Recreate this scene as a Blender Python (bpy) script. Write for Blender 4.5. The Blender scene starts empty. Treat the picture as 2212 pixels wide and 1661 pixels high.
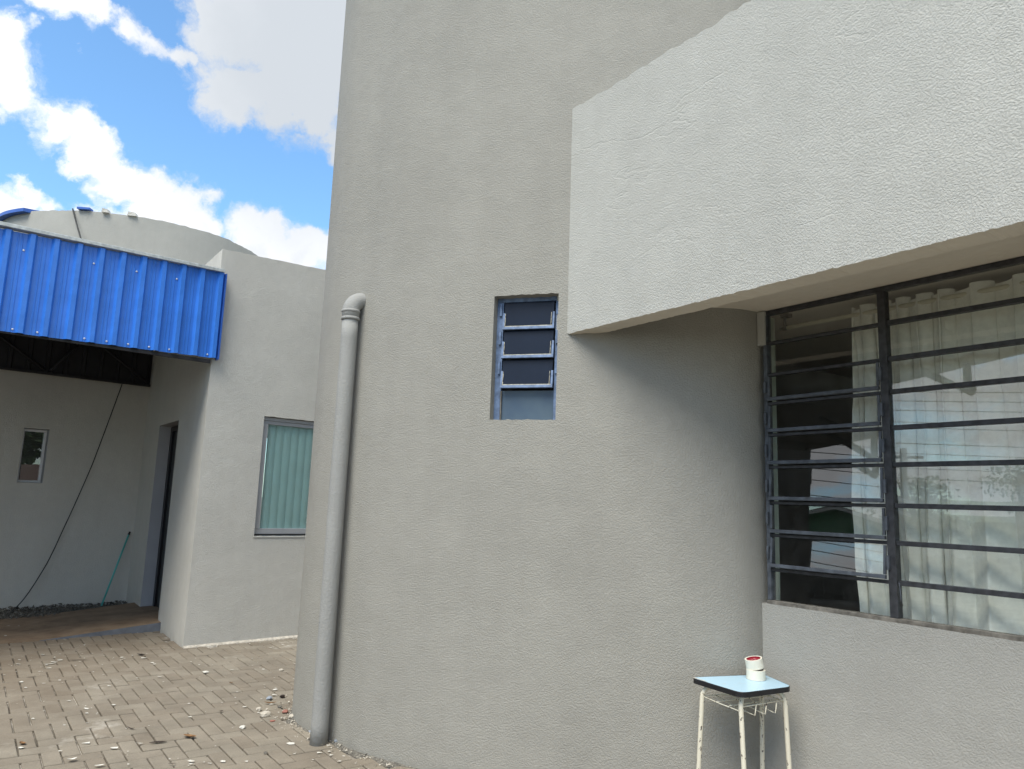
import bpy, bmesh, math, random
from mathutils import Vector, Matrix, noise

random.seed(7)
R = math.radians
SC = bpy.context.scene
COL = SC.collection

# ------------------------------------------------------------------ camera
EYE = Vector((0, 0, 1.5))
U = Vector((359, 10200, -1610)).normalized()          # world up seen from the camera
F = (Vector((0, 0, -1)) - U * (Vector((0, 0, -1)).dot(U))).normalized()
RT = F.cross(U)
M3 = Matrix((RT, F, U))
cam = bpy.data.cameras.new('camera')
cam.sensor_width = 36
cam.lens = 36 * 1610 / 2212
cam.clip_start = 0.05
cam.clip_end = 2000
co = bpy.data.objects.new('camera', cam)
COL.objects.link(co)
co.matrix_world = Matrix.Translation(EYE) @ M3.to_4x4()
SC.camera = co

# ------------------------------------------------------------------ sun, exposure
SUN_DIR = Vector((-0.38, -0.72, 1.3)).normalized()
sl = bpy.data.lights.new('sun', 'SUN')
sl.energy = 3.0
sl.angle = R(36)
sl.color = (1.0, 0.955, 0.87)
so = bpy.data.objects.new('sun', sl)
COL.objects.link(so)
so.rotation_euler = SUN_DIR.to_track_quat('Z', 'Y').to_euler()
SC.view_settings.view_transform = 'Standard'
SC.view_settings.look = 'None'
SC.view_settings.gamma = 1
SC.view_settings.use_curve_mapping = False
SC.view_settings.exposure = 0.60

# ------------------------------------------------------------------ world: Nishita sky with procedural clouds
W = bpy.data.worlds.new('World')
SC.world = W
W.use_nodes = True
nt = W.node_tree
nt.nodes.clear()
def wn(t, **k):
    n = nt.nodes.new(t)
    for a, b in k.items():
        setattr(n, a, b)
    return n
def lk(a, b): nt.links.new(a, b)
def math_(op, a, b=None, c=None, clamp=False):
    n = wn('ShaderNodeMath', operation=op, use_clamp=clamp)
    for i, v in enumerate((a, b, c)):
        if v is None: continue
        if isinstance(v, (int, float)): n.inputs[i].default_value = v
        else: lk(v, n.inputs[i])
    return n.outputs[0]
def smooth(v, a, b, lo=0., hi=1.):
    n = wn('ShaderNodeMapRange', interpolation_type='SMOOTHSTEP')
    lk(v, n.inputs[0])
    for i, x in zip((1, 2, 3, 4), (a, b, lo, hi)): n.inputs[i].default_value = x
    return n.outputs[0]
sky = wn('ShaderNodeTexSky', sky_type='NISHITA', sun_disc=False)
sky.sun_elevation = math.asin(SUN_DIR.z)
sky.sun_rotation = math.atan2(SUN_DIR.x, SUN_DIR.y) % (2 * math.pi)
sky.air_density = 1.0
sky.dust_density = 0.6
sky.ozone_density = 1.5
tc = wn('ShaderNodeTexCoord')
DIR = tc.outputs['Generated']
nz1 = wn('ShaderNodeTexNoise'); nz1.inputs['Scale'].default_value = 7; nz1.inputs['Detail'].default_value = 7; nz1.inputs['Roughness'].default_value = .6
lk(DIR, nz1.inputs['Vector'])
off = wn('ShaderNodeVectorMath', operation='SUBTRACT'); lk(nz1.outputs['Color'], off.inputs[0]); off.inputs[1].default_value = (.5, .5, .5)
sc_ = wn('ShaderNodeVectorMath', operation='SCALE'); lk(off.outputs[0], sc_.inputs[0]); sc_.inputs['Scale'].default_value = .13
wd = wn('ShaderNodeVectorMath', operation='ADD'); lk(DIR, wd.inputs[0]); lk(sc_.outputs[0], wd.inputs[1])
def sdir(az, el):
    az, el = R(az), R(el)
    return Vector((math.sin(az) * math.cos(el), math.cos(az) * math.cos(el), math.sin(el)))
CLOUDS = [(-36.27, 29.88, 0.023, 1), (-34.32, 29.62, 0.0266, 1), (-32.35, 29.71, 0.0266, 1), (-30.43, 29.59, 0.0239, 1), (-28.58, 29.4, 0.0207, 0.95), (-26.71, 29.4, 0.0166, 0.9), (-25.45, 29.62, 0.0115, 0.8), (-35.71, 27.95, 0.0101, 0.6), (-32.35, 27.64, 0.0092, 0.5), (-24.35, 32.57, 0.0373, 1), (-21.31, 32.68, 0.0745, 1.3), (-16.97, 31.76, 0.0807, 1.5), (-22.17, 28.29, 0.0559, 1.3), (-19.17, 29.01, 0.0621, 1.4), (-16.25, 27.97, 0.0435, 1.2), (-14.46, 26.04, 0.028, 1.1), (-18.68, 34.32, 0.0932, 1.5), (-37.47, 25.74, 0.0408, 1.3), (-36.03, 24.71, 0.0367, 1.3), (-34.35, 24.02, 0.023, 1), (-32.96, 23.79, 0.0194, 0.8), (-35.33, 23.39, 0.0203, 0.6), (-31.79, 22.35, 0.0354, 1.3), (-29.85, 21.64, 0.0407, 1.4), (-27.69, 20.91, 0.0375, 1.4), (-25.13, 19.86, 0.0375, 1.4), (-23.42, 18.57, 0.0323, 1.3), (-27.13, 18.54, 0.0417, 1.4), (-30.3, 18.21, 0.0365, 1.3), (-23.18, 20.85, 0.0188, 0.8), (-24.67, 21.36, 0.0104, 0.6), (-35.6, 19.61, 0.0132, 0.7), (-34.73, 18.83, 0.0222, 1), (-33.23, 18.46, 0.0264, 1.2), (-35.35, 17.65, 0.0211, 1.1), (-32.16, 17.5, 0.0264, 1.2), (-20.57, 19.19, 0.0298, 1.1), (-18.51, 18.5, 0.0311, 1.2), (-19.75, 17.5, 0.0373, 1.3), (-16.73, 17.56, 0.0342, 1.3), (-14.82, 17.44, 0.0311, 1.3), (-17.62, 16.11, 0.0373, 1.3), (-33.37, 16.34, 0.0373, 1.3), (-36.69, 16.45, 0.0435, 1.2)]
SKYT = (1.30, 1.72, 1.88)
fine = wn('ShaderNodeTexNoise'); fine.inputs['Scale'].default_value = 16; fine.inputs['Detail'].default_value = 9; fine.inputs['Roughness'].default_value = .62
lk(wd.outputs[0], fine.inputs['Vector'])
fn = math_('SUBTRACT', fine.outputs[0], .5)
field = None
for (az, el, r, wgt) in CLOUDS:
    d = wn('ShaderNodeVectorMath', operation='DISTANCE'); lk(wd.outputs[0], d.inputs[0]); d.inputs[1].default_value = sdir(az, el)
    v = math_('MULTIPLY_ADD', d.outputs['Value'], -wgt / r, wgt)
    field = v if field is None else math_('SMOOTH_MAX', field, v, .22)
near = math_('MULTIPLY_ADD', fn, 2.1, field)
# clouds over the rest of the sky, laid out on a high flat layer
sep = wn('ShaderNodeSeparateXYZ'); lk(wd.outputs[0], sep.inputs[0])
zz = math_('MAXIMUM', math_('ADD', sep.outputs[2], .22), .08)
px = math_('DIVIDE', sep.outputs[0], zz); py = math_('DIVIDE', sep.outputs[1], zz)
cb = wn('ShaderNodeCombineXYZ'); lk(px, cb.inputs[0]); lk(py, cb.inputs[1])
big = wn('ShaderNodeTexNoise'); big.inputs['Scale'].default_value = 1.3; big.inputs['Detail'].default_value = 8; big.inputs['Roughness'].default_value = .56
lk(cb.outputs[0], big.inputs['Vector'])
far = math_('MULTIPLY_ADD', big.outputs[0], 5.0, -2.15)
dt = wn('ShaderNodeVectorMath', operation='DOT_PRODUCT'); lk(DIR, dt.inputs[0]); dt.inputs[1].default_value = sdir(-24.5, 26)
msk = smooth(dt.outputs['Value'], math.cos(R(31)), math.cos(R(23)))
mix = wn('ShaderNodeMix'); lk(msk, mix.inputs[0]); lk(far, mix.inputs[2]); lk(near, mix.inputs[3])
dens = mix.outputs[0]
alpha = smooth(dens, -.12, .56)
core = smooth(dens, .25, 1.25)
shade = wn('ShaderNodeTexNoise'); shade.inputs['Scale'].default_value = 2.6; shade.inputs['Detail'].default_value = 5
lk(wd.outputs[0], shade.inputs['Vector'])
greybase = wn('ShaderNodeVectorMath', operation='DISTANCE'); lk(wd.outputs[0], greybase.inputs[0]); greybase.inputs[1].default_value = sdir(-14, 31)
gb = smooth(greybase.outputs['Value'], .10, .34, 1., 0.)
g2 = math_('MULTIPLY', smooth(shade.outputs[0], .42, .66), core)
g = math_('MAXIMUM', math_('MULTIPLY', gb, .85), math_('MULTIPLY', g2, .55))
ccol = wn('ShaderNodeMix', data_type='RGBA'); lk(g, ccol.inputs[0])
ccol.inputs[6].default_value = (.76, .775, .80, 1)
ccol.inputs[7].default_value = (.40, .435, .475, 1)
tint = wn('ShaderNodeMix', data_type='RGBA', blend_type='MULTIPLY'); tint.inputs[0].default_value = 1
lk(sky.outputs[0], tint.inputs[6]); tint.inputs[7].default_value = (SKYT[0], SKYT[1], SKYT[2], 1)
skm = wn('ShaderNodeMix', data_type='RGBA'); lk(alpha, skm.inputs[0]); lk(tint.outputs[2], skm.inputs[6])
cs = wn('ShaderNodeVectorMath', operation='SCALE'); lk(ccol.outputs[2], cs.inputs[0]); cs.inputs['Scale'].default_value = 10.0
lk(cs.outputs[0], skm.inputs[7])
bg = wn('ShaderNodeBackground'); lk(skm.outputs[2], bg.inputs[0]); bg.inputs[1].default_value = 0.1
wo = wn('ShaderNodeOutputWorld'); lk(bg.outputs[0], wo.inputs[0])

# ------------------------------------------------------------------ frames of reference
B0 = Vector((-3.082, 7.512, 0))                        # outer corner of the annex
U2 = Vector((math.sin(R(48.7)), math.cos(R(48.7)), 0))  # along the annex front
N2 = Vector((U2.y, -U2.x, 0))                           # out of the annex front
A1 = 144.2
U1 = Vector((math.sin(R(A1)), math.cos(R(A1)), 0))      # along the window wall, towards the camera
N1 = Vector((-U1.y * -1, -U1.x, 0)) if False else Vector((U1.y, -U1.x, 0))
C0 = Vector((1.366, 4.08, 0))                           # inner corner tower / window wall
FP = Vector((.285, 4.24, 0))                            # beam end at the tower
W0 = Vector((-5.846, 9.31, 0))                          # porch back wall
def pa(s, t, z=0.): return B0 - U1 * s + U2 * t + Vector((0, 0, z))       # annex frame: s along door wall, t along front
def pw(s, d, z=0.): return C0 + U1 * s - N1 * d + Vector((0, 0, z))       # window wall frame: d inwards
def jit(p, k, a): return noise.noise(Vector(p) * k) * a

# ------------------------------------------------------------------ materials
def mat(name):
    m = bpy.data.materials.new(name); m.use_nodes = True
    t = m.node_tree; b = t.nodes['Principled BSDF']
    return m, t, b
def nd(t, ty, **k):
    n = t.nodes.new(ty)
    for a, v in k.items():
        if a.startswith('i_'): n.inputs[a[2:].replace('_', ' ')].default_value = v
        else: setattr(n, a, v)
    return n
def plain(name, col, rough=.6, metal=0., var=.12, vs=8., bump=0., bs=60., spec=None):
    m, t, b = mat(name)
    tcn = nd(t, 'ShaderNodeTexCoord')
    n = nd(t, 'ShaderNodeTexNoise', i_Scale=vs, i_Detail=5.)
    t.links.new(tcn.outputs['Object'], n.inputs['Vector'])
    r = nd(t, 'ShaderNodeMapRange'); r.inputs[1].default_value = .3; r.inputs[2].default_value = .7
    r.inputs[3].default_value = 1 - var; r.inputs[4].default_value = 1 + var
    t.links.new(n.outputs[0], r.inputs[0])
    v = nd(t, 'ShaderNodeVectorMath', operation='SCALE'); v.inputs[0].default_value = col[:3]
    t.links.new(r.outputs[0], v.inputs['Scale']); t.links.new(v.outputs[0], b.inputs['Base Color'])
    b.inputs['Roughness'].default_value = rough; b.inputs['Metallic'].default_value = metal
    if spec is not None: b.inputs['Specular IOR Level'].default_value = spec
    if bump:
        n2 = nd(t, 'ShaderNodeTexNoise', i_Scale=bs, i_Detail=4.)
        t.links.new(tcn.outputs['Object'], n2.inputs['Vector'])
        bp = nd(t, 'ShaderNodeBump', i_Distance=bump, i_Strength=1.); t.links.new(n2.outputs[0], bp.inputs['Height'])
        t.links.new(bp.outputs[0], b.inputs['Normal'])
    return m
def stucco(name, col, scale=125., dist=.0016, strength=1., cracks=0.):
    m, t, b = mat(name)
    tcn = nd(t, 'ShaderNodeTexCoord'); o = tcn.outputs['Object']
    n0 = nd(t, 'ShaderNodeTexNoise', i_Scale=1.1, i_Detail=6., i_Roughness=.6); t.links.new(o, n0.inputs['Vector'])
    n00 = nd(t, 'ShaderNodeTexNoise', i_Scale=14., i_Detail=4.); t.links.new(o, n00.inputs['Vector'])
    ad = nd(t, 'ShaderNodeMath', operation='MULTIPLY_ADD'); t.links.new(n00.outputs[0], ad.inputs[0]); ad.inputs[1].default_value = .35; t.links.new(n0.outputs[0], ad.inputs[2])
    r = nd(t, 'ShaderNodeMapRange'); r.inputs[1].default_value = .45; r.inputs[2].default_value = .9; r.inputs[3].default_value = .93; r.inputs[4].default_value = 1.06
    t.links.new(ad.outputs[0], r.inputs[0])
    # dirt splashed up at the foot of the wall
    geo = nd(t, 'ShaderNodeNewGeometry'); sx = nd(t, 'ShaderNodeSeparateXYZ'); t.links.new(geo.outputs['Position'], sx.inputs[0])
    dz = nd(t, 'ShaderNodeMapRange', interpolation_type='SMOOTHSTEP'); dz.inputs[1].default_value = .0; dz.inputs[2].default_value = .16; dz.inputs[3].default_value = .80; dz.inputs[4].default_value = 1.
    na = nd(t, 'ShaderNodeMath', operation='MULTIPLY_ADD'); t.links.new(n00.outputs[0], na.inputs[0]); na.inputs[1].default_value = .16; t.links.new(sx.outputs[2], na.inputs[2])
    t.links.new(na.outputs[0], dz.inputs[0])
    mu = nd(t, 'ShaderNodeMath', operation='MULTIPLY'); t.links.new(r.outputs[0], mu.inputs[0]); t.links.new(dz.outputs[0], mu.inputs[1])
    # faint runs left by rain: noise drawn out vertically
    mp = nd(t, 'ShaderNodeMapping'); mp.inputs['Scale'].default_value = (5, 5, .35); t.links.new(o, mp.inputs[0])
    ns = nd(t, 'ShaderNodeTexNoise', i_Scale=1.6, i_Detail=5.); t.links.new(mp.outputs[0], ns.inputs['Vector'])
    rs_ = nd(t, 'ShaderNodeMapRange'); rs_.inputs[1].default_value = .35; rs_.inputs[2].default_value = .65; rs_.inputs[3].default_value = .982; rs_.inputs[4].default_value = 1.012; t.links.new(ns.outputs[0], rs_.inputs[0])
    mu2 = nd(t, 'ShaderNodeMath', operation='MULTIPLY'); t.links.new(mu.outputs[0], mu2.inputs[0]); t.links.new(rs_.outputs[0], mu2.inputs[1]); mu = mu2
    v = nd(t, 'ShaderNodeVectorMath', operation='SCALE'); v.inputs[0].default_value = col
    t.links.new(mu.outputs[0], v.inputs['Scale']); t.links.new(v.outputs[0], b.inputs['Base Color'])
    b.inputs['Roughness'].default_value = .8; b.inputs['Specular IOR Level'].default_value = .25
    g1 = nd(t, 'ShaderNodeTexNoise', i_Scale=scale, i_Detail=3., i_Roughness=.6, i_Distortion=.35); t.links.new(o, g1.inputs['Vector'])
    c1 = nd(t, 'ShaderNodeMapRange', interpolation_type='SMOOTHSTEP'); c1.inputs[1].default_value = .36; c1.inputs[2].default_value = .62; t.links.new(g1.outputs[0], c1.inputs[0])
    b1 = nd(t, 'ShaderNodeBump', i_Distance=dist, i_Strength=strength); t.links.new(c1.outputs[0], b1.inputs['Height'])
    g2 = nd(t, 'ShaderNodeTexNoise', i_Scale=3.2, i_Detail=3.); t.links.new(o, g2.inputs['Vector'])
    b2 = nd(t, 'ShaderNodeBump', i_Distance=.03, i_Strength=.35); t.links.new(g2.outputs[0], b2.inputs['Height'])
    t.links.new(b1.outputs[0], b2.inputs['Normal'])
    if cracks:      # long shallow trowel and settlement lines
        mp2 = nd(t, 'ShaderNodeMapping'); mp2.inputs['Scale'].default_value = (.8, .8, 2.6); t.links.new(o, mp2.inputs[0])
        nc = nd(t, 'ShaderNodeTexNoise', i_Scale=.9, i_Detail=4., i_Roughness=.5); t.links.new(mp2.outputs[0], nc.inputs['Vector'])
        sb_ = nd(t, 'ShaderNodeMath', operation='SUBTRACT'); t.links.new(nc.outputs[0], sb_.inputs[0]); sb_.inputs[1].default_value = .5
        ab = nd(t, 'ShaderNodeMath', operation='ABSOLUTE'); t.links.new(sb_.outputs[0], ab.inputs[0])
        cr_ = nd(t, 'ShaderNodeMapRange', interpolation_type='SMOOTHSTEP'); cr_.inputs[2].default_value = .007; t.links.new(ab.outputs[0], cr_.inputs[0])
        nm = nd(t, 'ShaderNodeTexNoise', i_Scale=2.2, i_Detail=2.); t.links.new(o, nm.inputs['Vector'])
        ms = nd(t, 'ShaderNodeMapRange'); ms.inputs[1].default_value = .45; ms.inputs[2].default_value = .6; t.links.new(nm.outputs[0], ms.inputs[0])
        mx_ = nd(t, 'ShaderNodeMath', operation='MAXIMUM'); t.links.new(cr_.outputs[0], mx_.inputs[0]); 
        iv = nd(t, 'ShaderNodeMath', operation='SUBTRACT'); iv.inputs[0].default_value = 1.; t.links.new(ms.outputs[0], iv.inputs[1]); t.links.new(iv.outputs[0], mx_.inputs[1])
        b3 = nd(t, 'ShaderNodeBump', i_Distance=cracks, i_Strength=.8); t.links.new(mx_.outputs[0], b3.inputs['Height']); t.links.new(b2.outputs[0], b3.inputs['Normal']); t.links.new(b3.outputs[0], b.inputs['Normal'])
    else:
        t.links.new(b2.outputs[0], b.inputs['Normal'])
    return m
def glass(name, tint=(.975, .99, .98), ior=1.5, gain=1.5, rough=0.):
    m, t, b = mat(name); t.nodes.remove(b)
    fr = nd(t, 'ShaderNodeFresnel', i_IOR=ior)
    mm = nd(t, 'ShaderNodeMath', operation='MULTIPLY', use_clamp=True); t.links.new(fr.outputs[0], mm.inputs[0]); mm.inputs[1].default_value = gain
    gb_ = nd(t, 'ShaderNodeNewGeometry'); fb_ = nd(t, 'ShaderNodeMath', operation='SUBTRACT'); fb_.inputs[0].default_value = 1.; t.links.new(gb_.outputs['Backfacing'], fb_.inputs[1])
    m4 = nd(t, 'ShaderNodeMath', operation='MULTIPLY'); t.links.new(mm.outputs[0], m4.inputs[0]); t.links.new(fb_.outputs[0], m4.inputs[1]); mm = m4
    tr = nd(t, 'ShaderNodeBsdfTransparent'); tr.inputs[0].default_value = (*tint, 1)
    gl = nd(t, 'ShaderNodeBsdfGlossy'); gl.inputs['Roughness'].default_value = rough; gl.inputs[0].default_value = (1, 1, 1, 1)
    mx = nd(t, 'ShaderNodeMixShader'); t.links.new(mm.outputs[0], mx.inputs[0]); t.links.new(tr.outputs[0], mx.inputs[1]); t.links.new(gl.outputs[0], mx.inputs[2])
    df = nd(t, 'ShaderNodeBsdfDiffuse'); df.inputs[0].default_value = (.55, .54, .5, 1)
    tn = nd(t, 'ShaderNodeTexCoord'); dn_ = nd(t, 'ShaderNodeTexNoise', i_Scale=9., i_Detail=6., i_Roughness=.7); t.links.new(tn.outputs['Object'], dn_.inputs['Vector'])
    dr = nd(t, 'ShaderNodeMapRange'); dr.inputs[1].default_value = .42; dr.inputs[2].default_value = .8; dr.inputs[4].default_value = .02; t.links.new(dn_.outputs[0], dr.inputs[0])
    m3 = nd(t, 'ShaderNodeMixShader'); t.links.new(dr.outputs[0], m3.inputs[0]); t.links.new(mx.outputs[0], m3.inputs[1]); t.links.new(df.outputs[0], m3.inputs[2])
    t.links.new(m3.outputs[0], t.nodes['Material Output'].inputs[0])
    return m
M = {}
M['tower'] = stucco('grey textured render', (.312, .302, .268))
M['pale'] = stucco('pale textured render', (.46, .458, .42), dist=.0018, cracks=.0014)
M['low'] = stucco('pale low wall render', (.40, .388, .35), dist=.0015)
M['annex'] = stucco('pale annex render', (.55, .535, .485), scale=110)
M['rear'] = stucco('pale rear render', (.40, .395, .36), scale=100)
M['soffit'] = plain('smooth painted soffit', (.62, .57, .48), .85, var=.06, vs=3, bump=.004, bs=20)
M['revealpaint'] = plain('smooth grey paint', (.33, .33, .34), .8, var=.05, vs=4)
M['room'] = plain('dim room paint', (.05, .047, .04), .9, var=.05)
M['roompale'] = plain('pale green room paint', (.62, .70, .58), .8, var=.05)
M['darkframe'] = plain('weathered charcoal window paint', (.035, .036, .040), .55, var=.5, vs=30, bump=.0015, bs=80)
M['darkframe2'] = plain('blue grey sash paint', (.075, .085, .10), .5, var=.4, vs=24, bump=.0015, bs=80)
M['bluesteel'] = plain('faded blue steel paint', (.13, .19, .31), .55, var=.35, vs=30, bump=.001, bs=90)
M['putty'] = plain('old cream putty', (.40, .38, .31), .9, var=.35, vs=60, bump=.002, bs=120)
M['sillwood'] = plain('bare weathered sill', (.17, .155, .13), .85, var=.5, vs=22, bump=.003, bs=60)
M['alu'] = plain('satin aluminium', (.50, .51, .53), .42, metal=.55, var=.04)
M['whitealu'] = plain('white aluminium', (.72, .73, .74), .4, var=.03)
M['glass'] = glass('window glass', gain=3.0)
M['bluepane'] = None
M['door'] = plain('dark grey door', (.028, .032, .033), .45, var=.15, vs=3)
M['doorframe'] = plain('black door frame', (.008, .008, .010), .4, var=.1)
M['blue'] = plain('blue painted sheet metal', (.040, .20, .70), .38, var=.07, vs=5, spec=.5, bump=.02, bs=2.5)
M['bluedark'] = plain('blue painted folded edge', (.03, .11, .42), .45, var=.1)
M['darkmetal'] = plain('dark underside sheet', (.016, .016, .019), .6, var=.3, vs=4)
M['galv'] = plain('galvanised flashing', (.50, .53, .52), .5, metal=.3, var=.22, vs=28)
M['screw'] = plain('zinc screw', (.7, .7, .68), .35, metal=.4, var=.05)
M['curtain'] = plain('cream curtain cloth', (.84, .83, .76), .95, var=.06, vs=40)
M['rod'] = plain('cream curtain rod', (.62, .58, .44), .5, var=.05)
M['black'] = plain('black plastic', (.012, .012, .013), .5, var=.1)
M['rubber'] = plain('black rubber edging', (.010, .010, .012), .45, var=.3, vs=20)
M['tape'] = plain('cream masking tape', (.72, .69, .58), .7, var=.04, vs=30)
M['tapered'] = plain('red printed tape core', (.30, .015, .03), .35, var=.25, vs=60)
M['tapelabel'] = plain('pale label print', (.55, .22, .24), .4, var=.1)
M['teal'] = plain('teal broom handle', (.10, .42, .38), .4, var=.08)
M['cable'] = plain('black cable sheath', (.012, .013, .012), .6)
M['blind'] = plain('blue green blind slat', (.38, .58, .57), .8, var=.04, vs=6)
M['mortar'] = plain('pale mortar', (.50, .46, .39), .95, var=.25, vs=30, bump=.01, bs=50)
M['gravel'] = plain('dark rubble', (.13, .12, .10), .95, var=.5, vs=60, bump=.02, bs=40)
M['stone'] = plain('broken plaster', (.46, .42, .35), .9, var=.15, vs=30, bump=.004)
M['bluestone'] = plain('blue grey chip', (.27, .30, .34), .9, var=.25, vs=40)
M['redbrick'] = plain('red brick shard', (.28, .12, .09), .9, var=.2, vs=60, bump=.003)
M['leaf'] = plain('dry brown leaf', (.17, .09, .035), .8, var=.4, vs=60)
M['darkleaf'] = plain('rotten dark leaf', (.03, .02, .015), .85, var=.4, vs=60)
M['flake'] = plain('white paint flake', (.56, .54, .48), .85, var=.15, vs=100)
M['wood'] = plain('pole concrete', (.25, .24, .22), .9, var=.15)
M['bark'] = plain('bark', (.10, .075, .05), .95, var=.3, bump=.02)
M['green'] = plain('green painted boards', (.05, .22, .10), .8, var=.15)
M['tiles'] = plain('brown roof tiles', (.12, .075, .055), .9, var=.3, vs=10)
M['fencewood'] = plain('dark fence boards', (.05, .045, .04), .85, var=.3)
M['soil'] = plain('dusty soil', (.10, .095, .07), .95, var=.25, vs=3, bump=.02, bs=20)

def leafmat(name, a, b_):
    m, t, b = mat(name)
    g = nd(t, 'ShaderNodeNewGeometry')
    mx = nd(t, 'ShaderNodeMix', data_type='RGBA'); t.links.new(g.outputs['Random Per Island'], mx.inputs[0])
    mx.inputs[6].default_value = (*a, 1); mx.inputs[7].default_value = (*b_, 1)
    t.links.new(mx.outputs[2], b.inputs['Base Color']); b.inputs['Roughness'].default_value = .6
    return m
M['foliage'] = leafmat('tree leaves', (.035, .07, .018), (.10, .16, .045))

def chipped():
    m, t, b = mat('chipped cream enamel')
    tcn = nd(t, 'ShaderNodeTexCoord')
    n = nd(t, 'ShaderNodeTexNoise', i_Scale=75., i_Detail=4., i_Roughness=.6)
    mp = nd(t, 'ShaderNodeMapping'); mp.inputs['Scale'].default_value = (1, 1, .45)
    t.links.new(tcn.outputs['Object'], mp.inputs[0]); t.links.new(mp.outputs[0], n.inputs['Vector'])
    r = nd(t, 'ShaderNodeMapRange'); r.inputs[1].default_value = .615; r.inputs[2].default_value = .635; t.links.new(n.outputs[0], r.inputs[0])
    mx = nd(t, 'ShaderNodeMix', data_type='RGBA'); t.links.new(r.outputs[0], mx.inputs[0])
    mx.inputs[6].default_value = (.66, .62, .50, 1); mx.inputs[7].default_value = (.05, .035, .03, 1)
    t.links.new(mx.outputs[2], b.inputs['Base Color']); b.inputs['Roughness'].default_value = .45
    return m
M['chip'] = chipped()
M['pipepaint'] = stucco('thick painted pipe', (.30, .30, .285), scale=90, dist=.0012)
def tabletop():
    m, t, b = mat('pale blue laminate')
    tcn = nd(t, 'ShaderNodeTexCoord')
    n = nd(t, 'ShaderNodeTexNoise', i_Scale=14., i_Detail=6., i_Roughness=.65); t.links.new(tcn.outputs['Object'], n.inputs['Vector'])
    r = nd(t, 'ShaderNodeMapRange'); r.inputs[1].default_value = .58; r.inputs[2].default_value = .72; r.inputs[4].default_value = .5; t.links.new(n.outputs[0], r.inputs[0])
    mx = nd(t, 'ShaderNodeMix', data_type='RGBA'); t.links.new(r.outputs[0], mx.inputs[0])
    mx.inputs[6].default_value = (.42, .61, .73, 1); mx.inputs[7].default_value = (.50, .50, .46, 1)
    t.links.new(mx.outputs[2], b.inputs['Base Color']); b.inputs['Roughness'].default_value = .3
    return m
M['laminate'] = tabletop()
def louvrepane(name, dark, light):
    m, t, b = mat(name)
    tcn = nd(t, 'ShaderNodeTexCoord')
    n = nd(t, 'ShaderNodeTexNoise', i_Scale=7., i_Detail=2.); t.links.new(tcn.outputs['Object'], n.inputs['Vector'])
    mx = nd(t, 'ShaderNodeMix', data_type='RGBA'); t.links.new(n.outputs[0], mx.inputs[0])
    mx.inputs[6].default_value = (*dark, 1); mx.inputs[7].default_value = (*light, 1)
    t.links.new(mx.outputs[2], b.inputs['Base Color']); b.inputs['Roughness'].default_value = .22; b.inputs['Specular IOR Level'].default_value = .25
    n2 = nd(t, 'ShaderNodeTexNoise', i_Scale=220., i_Detail=1.); t.links.new(tcn.outputs['Object'], n2.inputs['Vector'])
    bp = nd(t, 'ShaderNodeBump', i_Distance=.0006, i_Strength=.5); t.links.new(n2.outputs[0], bp.inputs['Height']); t.links.new(bp.outputs[0], b.inputs['Normal'])
    return m
M['pane_dark'] = louvrepane('dark obscured glass', (.004, .008, .018), (.010, .017, .034))
M['pane_light'] = louvrepane('milky obscured glass', (.045, .075, .13), (.10, .14, .17))
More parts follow.
